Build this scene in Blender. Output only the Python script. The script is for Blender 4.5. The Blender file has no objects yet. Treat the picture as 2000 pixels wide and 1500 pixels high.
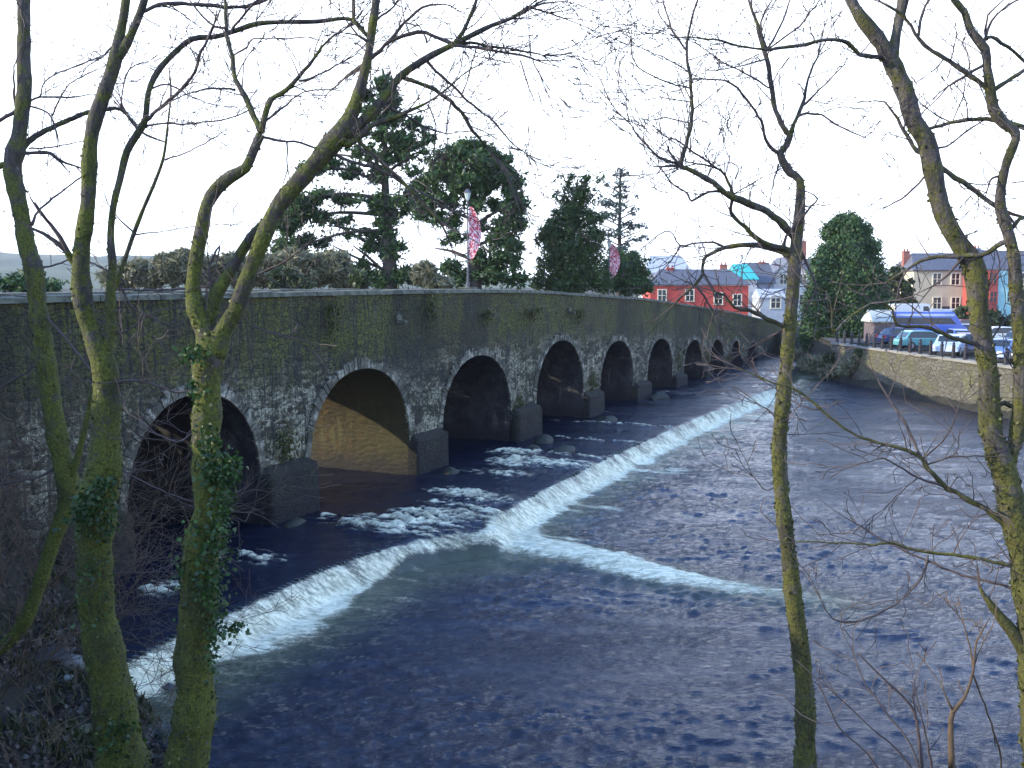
import bpy, bmesh, math, random
import numpy as np
from mathutils import Vector, Matrix
R = math.radians
random.seed(11); rng = np.random.default_rng(5)

# ---------------------------------------------------------------- camera, sky, sun, exposure
sc = bpy.context.scene
CAMH = 7.0; FPX = 1900.0; PITCH = math.atan(190/1900)
cam = bpy.data.cameras.new('camera'); camo = bpy.data.objects.new('camera', cam)
sc.collection.objects.link(camo); sc.camera = camo
camo.location = (0, 0, CAMH); camo.rotation_euler = (math.pi/2-PITCH, 0, 0)
cam.lens = 34.2; cam.sensor_width = 36; cam.clip_start = 0.05; cam.clip_end = 4000

SUN_B, SUN_E = R(-97), R(19)          # compass bearing from the view axis, height
sund = Vector((math.sin(SUN_B)*math.cos(SUN_E), math.cos(SUN_B)*math.cos(SUN_E), math.sin(SUN_E)))
w = bpy.data.worlds.new('World'); sc.world = w; w.use_nodes = True
nt = w.node_tree; N = nt.nodes; L = nt.links; N.clear()
wo = N.new('ShaderNodeOutputWorld'); bg = N.new('ShaderNodeBackground'); L.new(bg.outputs[0], wo.inputs[0])
sky = N.new('ShaderNodeTexSky'); sky.sky_type = 'NISHITA'; sky.sun_disc = False
sky.sun_elevation = SUN_E; sky.sun_rotation = SUN_B
tc = N.new('ShaderNodeTexCoord'); sep = N.new('ShaderNodeSeparateXYZ'); L.new(tc.outputs['Generated'], sep.inputs[0])
nz = N.new('ShaderNodeTexNoise'); nz.inputs['Scale'].default_value = 2.2; nz.inputs['Detail'].default_value = 5
mp = N.new('ShaderNodeMapping'); mp.inputs['Scale'].default_value = (1, 1, 2.6); L.new(tc.outputs['Generated'], mp.inputs[0]); L.new(mp.outputs[0], nz.inputs['Vector'])
ad = N.new('ShaderNodeMath'); ad.operation = 'MULTIPLY_ADD'; L.new(nz.outputs[0], ad.inputs[0]); ad.inputs[1].default_value = -0.25; L.new(sep.outputs[2], ad.inputs[2])
mr = N.new('ShaderNodeMapRange'); L.new(ad.outputs[0], mr.inputs[0])
mr.inputs[1].default_value = 0.14; mr.inputs[2].default_value = 0.30; mr.inputs[3].default_value = 1; mr.inputs[4].default_value = 0
mr.interpolation_type = 'SMOOTHSTEP'
mx = N.new('ShaderNodeMix'); mx.data_type = 'RGBA'; L.new(mr.outputs[0], mx.inputs[0]); tint = N.new('ShaderNodeMix'); tint.data_type = 'RGBA'; tint.blend_type = 'MULTIPLY'; tint.inputs[0].default_value = 1; tint.inputs[7].default_value = (2.5, 3.0, 4.1, 1); L.new(sky.outputs[0], tint.inputs[6]); L.new(tint.outputs[2], mx.inputs[6]); mx.inputs[7].default_value = (11.6, 12.7, 14.6, 1)
L.new(mx.outputs[2], bg.inputs[0]); bg.inputs[1].default_value = 0.085
sun = bpy.data.lights.new('sun', 'SUN'); sun.energy = 3.0; sun.angle = R(0.5); sun.color = (1, .86, .64)
suno = bpy.data.objects.new('sun', sun); sc.collection.objects.link(suno); suno.rotation_euler = sund.to_track_quat('Z', 'Y').to_euler()
sc.view_settings.view_transform = 'Standard'; sc.view_settings.look = 'None'; sc.view_settings.gamma = 1; sc.view_settings.use_curve_mapping = False
sc.view_settings.exposure = 1.3
sc.cycles.max_bounces = 6; sc.cycles.diffuse_bounces = 3; sc.cycles.glossy_bounces = 3; sc.cycles.transparent_max_bounces = 8
sc.cycles.sample_clamp_indirect = 4

# ---------------------------------------------------------------- measuring helpers
cP, sP = math.cos(PITCH), math.sin(PITCH)
def ray(x, y):
    v = (750-y)/FPX
    return Vector(((x-1000)/FPX, cP+v*sP, -sP+v*cP))
def at_depth(x, y, D):
    r = ray(x, y); return Vector((0, 0, CAMH)) + r*(D/r.y)
def at_z(x, y, z):
    r = ray(x, y); return Vector((0, 0, CAMH)) + r*((z-CAMH)/r.z)
BR = R(25.3); BD = Vector((math.sin(BR), math.cos(BR), 0)); BN = Vector((-BD.y, BD.x, 0)); BF = Vector((-6.9, 29.4, 0))
def bridge_pt(s, o, z): return BF + BD*s + BN*o + Vector((0, 0, z))

def vnoise(x, y, seed=0):
    xi = np.floor(x).astype(np.int64); yi = np.floor(y).astype(np.int64); fx = x-xi; fy = y-yi
    fx = fx*fx*(3-2*fx); fy = fy*fy*(3-2*fy)
    def h(a, b):
        n = (a*374761393 + b*668265263 + seed*1274126177) & 0xffffffff
        n = ((n ^ (n >> 13))*1274126177) & 0xffffffff
        return ((n ^ (n >> 16)) & 0xffff)/65535.0
    return (h(xi, yi)*(1-fx)+h(xi+1, yi)*fx)*(1-fy)+(h(xi, yi+1)*(1-fx)+h(xi+1, yi+1)*fx)*fy
def fbm(x, y, o=4, seed=0):
    r = 0; a = .5; t = 0
    for i in range(o):
        r = r+a*vnoise(x*2**i, y*2**i, seed+i*17); t += a; a *= .5
    return r/t
def sstep(a, b, x):
    t = np.clip((x-a)/(b-a), 0, 1); return t*t*(3-2*t)

# ---------------------------------------------------------------- object helpers
def link(o, parent=None):
    sc.collection.objects.link(o)
    if parent: o.parent = parent
    return o
def tag(o, label=None, cat=None, group=None, kind=None):
    if label: o['label'] = label
    if cat: o['category'] = cat
    if group: o['group'] = group
    if kind: o['kind'] = kind
    return o
def empty(name, loc=(0, 0, 0), rz=0):
    o = bpy.data.objects.new(name, None); o.location = loc; o.rotation_euler = (0, 0, rz); o.empty_display_size = .3
    return link(o)
class MB:
    def __init__(s): s.v = []; s.f = []; s.a = []
    def add(s, vs, fs, a=None):
        k = len(s.v); s.v.extend([tuple(p) for p in vs]); s.f.extend([tuple(i+k for i in q) for q in fs])
        if a is not None: s.a.extend(a)
    def box(s, c, d, M=None, taper=1.0):
        x, y, z = d[0]/2, d[1]/2, d[2]/2
        P = [Vector((sx*x*(taper if sz > 0 else 1), sy*y*(taper if sz > 0 else 1), sz*z)) for sz in (-1, 1) for sy in (-1, 1) for sx in (-1, 1)]
        if M: P = [M @ p for p in P]
        s.add([p+Vector(c) for p in P], [(0, 2, 3, 1), (4, 5, 7, 6), (0, 1, 5, 4), (2, 6, 7, 3), (0, 4, 6, 2), (1, 3, 7, 5)])
    def tube(s, pts, rad, n=8, cap=True):
        pts = [Vector(p) for p in pts]; m = len(pts)
        if m < 2: return
        t0 = (pts[1]-pts[0]).normalized(); u = t0.orthogonal().normalized(); vs = []
        for i, p in enumerate(pts):
            t = (pts[min(i+1, m-1)]-pts[max(i-1, 0)])
            t = t.normalized() if t.length > 1e-9 else t0
            u = (u-t*u.dot(t)); u = u.normalized() if u.length > 1e-6 else t.orthogonal().normalized()
            v = t.cross(u); r = rad[i] if hasattr(rad, '__len__') else rad
            for k in range(n):
                a = 2*math.pi*k/n; vs.append(p+u*math.cos(a)*r+v*math.sin(a)*r)
        fs = [(i*n+k, i*n+(k+1) % n, (i+1)*n+(k+1) % n, (i+1)*n+k) for i in range(m-1) for k in range(n)]
        if cap: fs += [tuple(range(n))[::-1], tuple((m-1)*n+k for k in range(n))]
        s.add(vs, fs)
    def build(s, name, mat, parent=None, smooth=False, attr=None, bevel=0):
        me = bpy.data.meshes.new(name); me.from_pydata(s.v, [], s.f); me.validate()
        if smooth: me.polygons.foreach_set('use_smooth', [True]*len(me.polygons))
        if attr:
            A = me.attributes.new(attr, 'FLOAT', 'POINT'); A.data.foreach_set('value', s.a)
        me.materials.append(mat); o = bpy.data.objects.new(name, me); link(o, parent)
        if bevel:
            b = o.modifiers.new('bevel', 'BEVEL'); b.width = bevel; b.segments = 3; b.limit_method = 'ANGLE'
        return o
def quads_mesh(name, P, mat, parent=None):
    """P: (n,4,3) array of separate quads"""
    n = len(P); me = bpy.data.meshes.new(name); me.vertices.add(n*4); me.vertices.foreach_set('co', P.reshape(-1))
    me.loops.add(n*4); me.loops.foreach_set('vertex_index', np.arange(n*4)); me.polygons.add(n)
    me.polygons.foreach_set('loop_start', np.arange(n)*4); me.polygons.foreach_set('loop_total', np.full(n, 4)); me.update(); me.validate()
    me.materials.append(mat); o = bpy.data.objects.new(name, me); return link(o, parent)
def leafquads(C, size, aspect=1.6, up=None, updir=None):
    """random leaf quads at centres C (n,3)"""
    n = len(C); a = rng.normal(size=(n, 3))
    if updir is not None: a = a*.55+updir
    a /= np.linalg.norm(a, axis=1)[:, None]
    b = rng.normal(size=(n, 3)); b -= (b*a).sum(1)[:, None]*a; b /= np.linalg.norm(b, axis=1)[:, None]
    sz = size*rng.uniform(.55, 1.3, n)[:, None]; a = a*sz*aspect/2; b = b*sz/2
    c = np.cross(a, b); c /= (np.linalg.norm(c, axis=1)[:, None]+1e-9); c = c*sz*.15
    return np.stack([C-a, C-b+c, C+a, C+b+c], 1)

# ---------------------------------------------------------------- materials
class NT:
    def __init__(s, name):
        s.m = bpy.data.materials.new(name); s.m.use_nodes = True; s.t = s.m.node_tree; s.N = s.t.nodes; s.L = s.t.links
        s.p = s.N['Principled BSDF']; s.out = s.N['Material Output']; s.tc = s.N.new('ShaderNodeTexCoord')
        s.geo = s.N.new('ShaderNodeNewGeometry')
    def set(s, k, v):
        if hasattr(v, 'is_output') or isinstance(v, bpy.types.NodeSocket): s.L.new(v, s.p.inputs[k])
        else: s.p.inputs[k].default_value = v
    def map(s, scale=(1, 1, 1), rot=(0, 0, 0), src='Object', vec=None):
        m = s.N.new('ShaderNodeMapping'); m.inputs['Scale'].default_value = scale; m.inputs['Rotation'].default_value = rot
        s.L.new(vec if vec is not None else s.tc.outputs[src], m.inputs[0]); return m.outputs[0]
    def noise(s, scale, detail=4, rough=.6, vec=None, out=0, dist=0):
        n = s.N.new('ShaderNodeTexNoise'); n.inputs['Scale'].default_value = scale; n.inputs['Detail'].default_value = detail
        n.inputs['Roughness'].default_value = rough; n.inputs['Distortion'].default_value = dist
        s.L.new(vec if vec is not None else s.tc.outputs['Object'], n.inputs['Vector']); return n.outputs[out]
    def voro(s, scale, feat='F1', vec=None, out='Distance', rand=1):
        n = s.N.new('ShaderNodeTexVoronoi'); n.feature = feat; n.inputs['Scale'].default_value = scale; n.inputs['Randomness'].default_value = rand
        s.L.new(vec if vec is not None else s.tc.outputs['Object'], n.inputs['Vector']); return n.outputs[out]
    def ramp(s, v, a, b, lo=0, hi=1):
        n = s.N.new('ShaderNodeMapRange'); n.interpolation_type = 'SMOOTHSTEP'
        s.L.new(v, n.inputs[0]); n.inputs[1].default_value = a; n.inputs[2].default_value = b; n.inputs[3].default_value = lo; n.inputs[4].default_value = hi
        return n.outputs[0]
    def math(s, op, a, b=0, c=None):
        n = s.N.new('ShaderNodeMath'); n.operation = op
        for i, x in enumerate((a, b, c)):
            if x is None: continue
            if isinstance(x, bpy.types.NodeSocket): s.L.new(x, n.inputs[i])
            else: n.inputs[i].default_value = x
        return n.outputs[0]
    def mix(s, f, a, b, mode='MIX'):
        n = s.N.new('ShaderNodeMix'); n.data_type = 'RGBA'; n.blend_type = mode
        for i, x in ((0, f), (6, a), (7, b)):
            if isinstance(x, bpy.types.NodeSocket): s.L.new(x, n.inputs[i])
            else: n.inputs[i].default_value = x if i == 0 else (tuple(x)+(1,) if len(x) == 3 else x)
        return n.outputs[2]
    def attr(s, name):
        n = s.N.new('ShaderNodeAttribute'); n.attribute_name = name; return n.outputs['Fac']
    def z(s, src='Object'):
        n = s.N.new('ShaderNodeSeparateXYZ'); s.L.new(s.tc.outputs[src] if src != 'pos' else s.geo.outputs['Position'], n.inputs[0]); return n.outputs[2]
    def bump(s, h, strength=.5, dist=.05, prev=None):
        n = s.N.new('ShaderNodeBump'); n.inputs['Strength'].default_value = strength; n.inputs['Distance'].default_value = dist
        s.L.new(h, n.inputs['Height'])
        if prev is not None: s.L.new(prev, n.inputs['Normal'])
        s.L.new(n.outputs[0], s.p.inputs['Normal']); return n.outputs[0]

def simple(name, col, rough=.7, var=.25, scale=3, metal=0, bump=.2):
    t = NT(name); n = t.noise(scale, 5); n2 = t.noise(scale*7, 3)
    f = t.math('ADD', t.math('MULTIPLY', n, .7), t.math('MULTIPLY', n2, .3))
    c = t.mix(t.ramp(f, .3, .7), tuple(x*(1-var) for x in col), tuple(min(1, x*(1+var)) for x in col))
    t.set('Base Color', c); t.set('Roughness', rough); t.set('Metallic', metal); t.bump(n2, bump, .02); return t.m
def leafmat(name, lo, hi, trans=.25):
    t = NT(name); r = t.geo.outputs['Random Per Island']; n = t.noise(.9, 3)
    c = t.mix(r, lo, hi); c = t.mix(t.ramp(n, .35, .65), c, t.mix(.5, c, tuple(x*.6 for x in lo)))
    t.set('Base Color', c); t.set('Roughness', .6)
    tr = t.N.new('ShaderNodeBsdfTranslucent'); t.L.new(c, tr.inputs[0]); ms = t.N.new('ShaderNodeMixShader'); ms.inputs[0].default_value = trans
    t.L.new(t.p.outputs[0], ms.inputs[1]); t.L.new(tr.outputs[0], ms.inputs[2]); t.L.new(ms.outputs[0], t.out.inputs[0]); return t.m

def bark_mat(name, bark, moss, zlo, zhi, mossmax=.9):
    t = NT(name)
    n = t.noise(5, 5, .65); nf = t.noise(38, 4, .7); streak = t.noise(9, 4, .6, t.map((3.5, 3.5, .5)))
    base = t.mix(t.ramp(streak, .35, .65), tuple(x*.45 for x in bark), bark)
    base = t.mix(t.ramp(t.noise(14, 3), .6, .72), base, (bark[0]*1.9, bark[1]*1.95, bark[2]*1.7))
    hz = t.ramp(t.z('pos'), zlo, zhi, mossmax, .12)
    f = t.ramp(t.math('ADD', t.math('MULTIPLY', n, .9), t.math('MULTIPLY', nf, .25)), .38, .72)
    f = t.ramp(t.math('ADD', f, hz), .55, 1.25)
    mc = t.mix(t.ramp(nf, .35, .65), tuple(x*.35 for x in moss), moss)
    cc = t.mix(f, base, mc); pn = t.noise(2.2, 5, .7, t.map((1.6, 1.6, .7))); cc = t.mix(t.ramp(pn, .46, .62, 0, .8), cc, t.mix(.35, (.012, .012, .01), cc))
    t.set('Base Color', cc); t.set('Roughness', .9)
    t.bump(t.math('ADD', t.math('MULTIPLY', nf, 1), t.math('MULTIPLY', streak, .8)), .8, .025); return t.m

M = {}
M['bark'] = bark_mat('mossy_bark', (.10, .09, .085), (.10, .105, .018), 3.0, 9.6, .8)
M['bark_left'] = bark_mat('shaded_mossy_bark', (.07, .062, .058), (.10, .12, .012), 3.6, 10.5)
M['bark_red'] = bark_mat('reddish_bark', (.12, .07, .05), (.07, .075, .02), 1.5, 8, .3)
M['twig'] = simple('twig_bark', (.06, .048, .046), .9, .3, 6)
M['far_bark'] = simple('dark_pine_bark', (.045, .038, .032), .9, .3, 2)
M['twig_brown'] = simple('brown_twig_bark', (.075, .052, .03), .9, .4, 6)
M['ivy'] = leafmat('ivy_leaves', (.008, .028, .005), (.045, .115, .018))
M['moss_tuft'] = leafmat('moss_tufts', (.02, .026, .005), (.12, .13, .016), .1); M['moss_dark'] = leafmat('dark_moss_tufts', (.02, .028, .005), (.13, .155, .015), .1)
M['pine_dark'] = leafmat('pine_needles', (.018, .05, .014), (.085, .17, .05), .28)
M['pine_green'] = leafmat('green_needles', (.018, .05, .012), (.075, .14, .035), .3)
M['cypress'] = leafmat('cypress_foliage', (.012, .04, .012), (.07, .16, .04), .2)
M['blue_needles'] = leafmat('blue_green_needles', (.03, .06, .055), (.08, .13, .11), .25)
M['bush_brown'] = leafmat('winter_scrub', (.12, .13, .07), (.30, .30, .19), .25)
M['bush_green'] = leafmat('hedge_leaves', (.02, .04, .01), (.07, .10, .03), .25)
M['grass'] = leafmat('dry_grass_blades', (.02, .03, .008), (.09, .095, .035), .3)
M['iron'] = simple('black_iron', (.012, .012, .018), .45, .2)
M['pole'] = simple('grey_pole_paint', (.06, .065, .08), .5, .2)

def stone_mat(name, kind):
    t = NT(name); dz = t.attr('dz')
    wp = t.N.new('ShaderNodeVectorMath'); wp.operation = 'MULTIPLY_ADD'; t.L.new(t.noise(1.3, 4, .6, out=1), wp.inputs[0]); wp.inputs[1].default_value = (.5, .5, .3); t.L.new(t.tc.outputs['Object'], wp.inputs[2])
    co = t.map((2.3, 2.3, 6.2), vec=wp.outputs[0]); vc = t.voro(1.0, 'F1', co, 'Color'); ve = t.voro(1.0, 'DISTANCE_TO_EDGE', co)
    sep = t.N.new('ShaderNodeSeparateColor'); t.L.new(vc, sep.inputs[0]); rnd = sep.outputs[0]
    big = t.noise(.32, 6, .7); mid = t.noise(1.0, 8, .74); fine = t.noise(9, 6, .8)
    strk = t.noise(1.3, 6, .72, t.map((2.4, 2.4, .26))); strk2 = t.noise(2.6, 5, .7, t.map((3.4, 3.4, .22)))
    c = t.mix(rnd, (.018, .017, .012), (.06, .056, .042))
    k1 = t.math('ADD', t.math('MULTIPLY', mid, .66), t.math('MULTIPLY', fine, .34))
    k1 = t.math('ADD', k1, t.math('MULTIPLY', t.math('SUBTRACT', rnd, .5), .09))
    lime = t.math('MULTIPLY', t.ramp(k1, .465, .57), t.ramp(t.math('ADD', dz, t.math('MULTIPLY', big, 3.0)), 3.0, 5.0, .08, .95))
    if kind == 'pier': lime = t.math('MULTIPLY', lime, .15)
    c = t.mix(lime, c, t.mix(t.ramp(fine, .4, .6), (.22, .225, .155), (.60, .60, .46)))
    mossn = t.ramp(t.math('ADD', t.math('MULTIPLY', strk, .45), t.math('MULTIPLY', mid, .55)), .38, .54)
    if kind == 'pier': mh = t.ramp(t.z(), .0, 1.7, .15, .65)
    else: mh = t.ramp(t.math('ADD', dz, t.math('MULTIPLY', strk2, 1.6)), 2.0, 3.9, 1.0, .32)
    mcol = t.mix(t.ramp(fine, .38, .62), (.012, .017, .004), (.145, .17, .02)); mcol = t.mix(t.ramp(big, .4, .6), mcol, t.mix(.5, mcol, (.07, .05, .02)))
    c = t.mix(t.math('MULTIPLY', mossn, mh), c, mcol)
    c = t.mix(t.math('MULTIPLY', t.ramp(strk2, .53, .62), .8), c, (.014, .015, .018)); dmp = t.noise(.22, 5, .6, t.map((1.2, 1.2, .5))); c = t.mix(t.math('MULTIPLY', t.ramp(dmp, .50, .60), .6), c, (.014, .014, .012))
    c = t.mix(t.math('MULTIPLY', t.ramp(ve, .0, .07, .38, 0), t.ramp(mid, .40, .55)), c, (.012, .012, .012))
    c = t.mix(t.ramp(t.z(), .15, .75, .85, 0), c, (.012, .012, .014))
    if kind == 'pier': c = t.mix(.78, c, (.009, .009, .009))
    t.set('Base Color', c); t.set('Roughness', .9)
    h = t.math('ADD', t.math('MULTIPLY', t.ramp(ve, 0, .12), .7), t.math('ADD', t.math('MULTIPLY', fine, 1.3), mid)); t.bump(h, 1.0, .07); return t.m
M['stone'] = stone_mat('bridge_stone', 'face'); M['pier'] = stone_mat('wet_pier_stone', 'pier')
t = NT('sunlit_tone_vault')
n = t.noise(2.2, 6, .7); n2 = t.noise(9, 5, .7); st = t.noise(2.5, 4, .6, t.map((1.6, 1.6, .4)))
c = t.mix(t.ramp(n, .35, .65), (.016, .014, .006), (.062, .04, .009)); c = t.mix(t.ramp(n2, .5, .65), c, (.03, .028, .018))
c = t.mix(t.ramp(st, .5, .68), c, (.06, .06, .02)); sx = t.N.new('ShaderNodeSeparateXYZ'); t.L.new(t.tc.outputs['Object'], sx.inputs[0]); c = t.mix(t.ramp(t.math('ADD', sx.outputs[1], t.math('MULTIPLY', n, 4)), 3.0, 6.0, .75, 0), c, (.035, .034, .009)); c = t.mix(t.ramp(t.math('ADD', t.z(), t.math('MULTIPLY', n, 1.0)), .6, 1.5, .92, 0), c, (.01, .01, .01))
t.set('Base Color', c); t.set('Roughness', .85); t.bump(t.math('ADD', n2, t.voro(2.2, 'DISTANCE_TO_EDGE', t.map((1, 1, 2.2)))), .8, .06); M['vault'] = t.m  # golden sunlight put into the stone colour, used for one arch only
t = NT('shaded_tone_vault'); n = t.noise(1.6, 6, .7); n2 = t.noise(7, 5, .7); st = t.noise(1.5, 5, .7, t.map((1.6, 1.2, .2)))
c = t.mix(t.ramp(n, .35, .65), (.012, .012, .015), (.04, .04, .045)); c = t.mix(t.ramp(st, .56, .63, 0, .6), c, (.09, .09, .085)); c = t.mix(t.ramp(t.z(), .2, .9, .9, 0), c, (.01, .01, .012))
t.set('Base Color', c); t.set('Roughness', .85); t.bump(n2, .8, .06); M['vault_shaded_tone'] = t.m  # same stone with shade put into its colour, for the other arches
t = NT('coping_stone'); n = t.noise(3, 5); c = t.mix(t.ramp(n, .35, .65), (.045, .05, .035), (.12, .13, .095)); t.set('Base Color', c); t.set('Roughness', .9); t.bump(t.noise(14, 4), .5, .03); M['coping'] = t.m
t = NT('voussoir_stone'); n = t.noise(2.5, 6, .7); f = t.noise(12, 5, .7); r = t.geo.outputs['Random Per Island']
c = t.mix(r, (.045, .045, .035), (.13, .13, .10)); c = t.mix(t.ramp(n, .50, .62), c, (.30, .30, .24)); c = t.mix(t.ramp(t.noise(1.1, 5, .7), .5, .6), c, (.04, .045, .03)); c = t.mix(t.ramp(f, .52, .66), c, (.05, .055, .03)); c = t.mix(t.ramp(t.z(), .2, 1.5, .8, 0), c, (.03, .032, .028))
t.set('Base Color', c); t.set('Roughness', .9); t.bump(f, .7, .04); M['voussoir'] = t.m
M['asphalt'] = simple('asphalt', (.06, .06, .062), .9, .2, 2)

# ---------------------------------------------------------------- terrain
RIV = np.array([(46, -2), (30, 5.5), (15, 9), (6, 10.0), (0, 10.8), (-2.4, 12.2), (-3.9, 13.8), (-5.0, 15.4), (-6.3, 16.9), (-7.4, 18.3), (-8.0, 19.8), (-8.8, 21.6), (-9.7, 23.6),
                (-20, 30), (-38, 44), (-30, 56), (-8, 62), (6, 80), (14, 100), (22, 106), (27, 103), (28.3, 97), (27.3, 88), (26.9, 78), (27.3, 72), (28, 66), (28.7, 60), (30, 50), (33, 38), (42, 24), (52, 12)], float)
def sdist(x, y):
    """positive on land, negative in the river"""
    d = np.full(x.shape, 1e9); inside = np.zeros(x.shape, bool); n = len(RIV)
    for i in range(n):
        ax, ay = RIV[i]; bx, by = RIV[(i+1) % n]; ex, ey = bx-ax, by-ay
        tt = np.clip(((x-ax)*ex+(y-ay)*ey)/(ex*ex+ey*ey), 0, 1)
        d = np.minimum(d, np.hypot(x-ax-tt*ex, y-ay-tt*ey))
        cond = ((ay > y) != (by > y)) & (x < (bx-ax)*(y-ay)/(by-ay+1e-12)+ax); inside ^= cond
    return np.where(inside, -d, d)
def ground_h(x, y):
    x = np.asarray(x, float); y = np.asarray(y, float); d = sdist(x, y)
    near = sstep(34, 18, y)*sstep(16, 6, x)
    right = sstep(18, 24, x)*sstep(24, 40, y)
    base = -.62*sstep(40, 20, y)*(1-right)-.15
    slope = .36*near+(1-near)*(1.0+right*2.2)
    top = 5.2*near+(1-near)*(2.25)
    dd_ = np.maximum(d, 0); h = base+dd_*slope*(1-near*.6*np.exp(-dd_/.6)+near*.75*sstep(-7, -9.5, x)*sstep(14, 19, y)+4.0*np.exp(-dd_/.9)*sstep(-5.8, -7.0, x)*sstep(26, 24, y)*sstep(15.0, 16.5, y))
    h = top-np.log1p(np.exp(np.clip((top-h)*2.5, -30, 30)))/2.5
    h = np.where(d < 0, base+np.maximum(d*.8, -1.6), h)
    h += (fbm(x*.9, y*.9, 4, 3)-.5)*.5*sstep(.3, 2.6, d)*(1-right)
    # approach embankment at the bridge's left end and land rising to the far hills
    h += np.where(d > 0, np.maximum(0, y-150)*.012, 0)
    bs = (x-BF.x)*BD.x+(y-BF.y)*BD.y; bo = (x-BF.x)*BN.x+(y-BF.y)*BN.y
    emb = sstep(-9.5, -14, bs)*sstep(-3, -.3, bo)*sstep(30, 10, bo)
    h = h*(1-emb)+np.maximum(h, 5.2)*emb
    return h
def gh(x, y): return float(ground_h(np.array([x]), np.array([y]))[0])
def grid_mesh(name, X, Y, Z, mat, attrs=None, smooth=True, parent=None):
    ny, nx = X.shape; V = np.stack([X, Y, Z], -1).reshape(-1, 3)
    me = bpy.data.meshes.new(name); me.vertices.add(len(V)); me.vertices.foreach_set('co', V.reshape(-1))
    i = np.arange(ny-1)[:, None]*nx+np.arange(nx-1)[None]; F = np.stack([i, i+1, i+nx+1, i+nx], -1).reshape(-1, 4)
    me.loops.add(F.size); me.loops.foreach_set('vertex_index', F.reshape(-1)); me.polygons.add(len(F))
    me.polygons.foreach_set('loop_start', np.arange(len(F))*4); me.polygons.foreach_set('loop_total', np.full(len(F), 4))
    me.update(); me.polygons.foreach_set('use_smooth', np.full(len(F), smooth))
    for k, a in (attrs or {}).items():
        A = me.attributes.new(k, 'FLOAT', 'POINT'); A.data.foreach_set('value', a.reshape(-1).astype(np.float32))
    me.materials.append(mat); o = bpy.data.objects.new(name, me); return link(o, parent)
def axis(pts):
    out = [pts[0][0]]
    for (a, s), (b, _) in zip(pts[:-1], pts[1:]):
        n = max(1, int(round((b-a)/s))); out += list(a+(b-a)*(np.arange(1, n+1)/n))
    return np.array(out)
t = NT('ground_soil'); n = t.noise(.8, 6, .7); f = t.noise(7, 6, .75); f2 = t.noise(28, 4, .7)
c = t.mix(t.ramp(n, .4, .6), (.012, .010, .007), (.035, .03, .02)); c = t.mix(t.ramp(f, .5, .62), c, (.03, .045, .012)); c = t.mix(t.ramp(f2, .64, .72), c, (.05, .045, .035))
far = t.ramp(t.z('pos'), 5.8, 9); c = t.mix(far, c, (.07, .085, .05))
t.set('Base Color', c); t.set('Roughness', .95); t.bump(t.math('ADD', f, f2), .9, .09); M['soil'] = t.m
gx, gy = np.meshgrid(axis([(-1500, 150), (-300, 25), (-60, 2), (-16, .3), (6, 1), (24, .5), (34, 2), (70, 25), (300, 150), (1500, 1)]),
                     axis([(-200, 25), (-20, 2), (2, .3), (26, 1.2), (120, 6), (220, 40), (600, 150), (2200, 1)]))
tag(grid_mesh('ground', gx, gy, ground_h(gx, gy), M['soil']), kind='structure')

# far hills (two ridges)
t = NT('hill_fields'); n = t.noise(.012, 5, .6); c = t.mix(t.ramp(n, .4, .6), (.05, .075, .05), (.10, .12, .075)); t.set('Base Color', c); t.set('Roughness', .95); M['hill'] = t.m
def ridge(y0, prof, depth):
    xs = np.array([at_depth(p[0], p[1], y0).x for p in prof]); zs = np.array([at_depth(p[0], p[1], y0).z for p in prof])
    X, U = np.meshgrid(np.linspace(xs[0], xs[-1], 160), np.linspace(-1, 1, 21))
    Hh = np.interp(X, xs, zs); Z = Hh*(1-U*U)**.8*(1+.05*(fbm(X/60, U*3, 4, 9)-.5)); Z += (fbm(X/9, U*20, 3, 2)-.5)*5*(1-np.abs(U))
    return grid_mesh('hills', X, y0+U*depth, Z-2, M['hill'])
tag(ridge(1150, [(-900, 500), (-200, 484), (0, 491), (200, 497), (420, 499), (560, 512), (700, 530), (900, 545), (1200, 540), (1500, 535), (1900, 530), (2600, 500)], 260), kind='structure')
tag(ridge(560, [(-800, 480), (0, 512), (150, 520), (300, 528), (500, 536), (800, 545), (1300, 548), (1700, 545), (2300, 520)], 120), kind='structure')

# ---------------------------------------------------------------- water
WL = .58
crest_px = [(240, 1292), (330, 1245), (430, 1203), (520, 1160), (600, 1122), (680, 1092), (740, 1072), (800, 1056), (850, 1047), (905, 1040), (948, 1040), (960, 1034), (962, 1020), (972, 1006), (1005, 984), (1040, 964), (1120, 924), (1200, 885), (1280, 850), (1350, 818), (1430, 787), (1510, 755)]
crest = [at_z(x, y, 0.0).xy for x, y in crest_px]
crest = [Vector((-8.9, 17.0))]+crest+[Vector((22.8, 80)), Vector((27.5, 92)), Vector((29, 98))]
cr = np.array([tuple(p) for p in crest])
def pl_dist(x, y, P):
    best = np.full(x.shape, 1e9); sg = np.zeros(x.shape); al = np.zeros(x.shape); acc = 0
    for i in range(len(P)-1):
        ax, ay = P[i]; ex, ey = P[i+1]-P[i]; ln = math.hypot(ex, ey)
        tt = np.clip(((x-ax)*ex+(y-ay)*ey)/(ln*ln), 0, 1); dx, dy = x-ax-tt*ex, y-ay-tt*ey
        d = np.hypot(dx, dy); m = d < best-1e-6; best = np.where(m, d, best)
        sg = np.where(m, np.sign(dx*ey-dy*ex), sg); al = np.where(m, acc+tt*ln, al); acc += ln
    return best, sg, al
ys = [8.0]
while ys[-1] < 112: ys.append(ys[-1]*1.0031+.002)
ys = np.array(ys); U, Yw = np.meshgrid(np.linspace(-1, 1, 620), ys)
Xw = U*(.66*Yw+4)+1.0
bd, sg, al = pl_dist(Xw, Yw, cr); d = bd*sg            # + downstream
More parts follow.
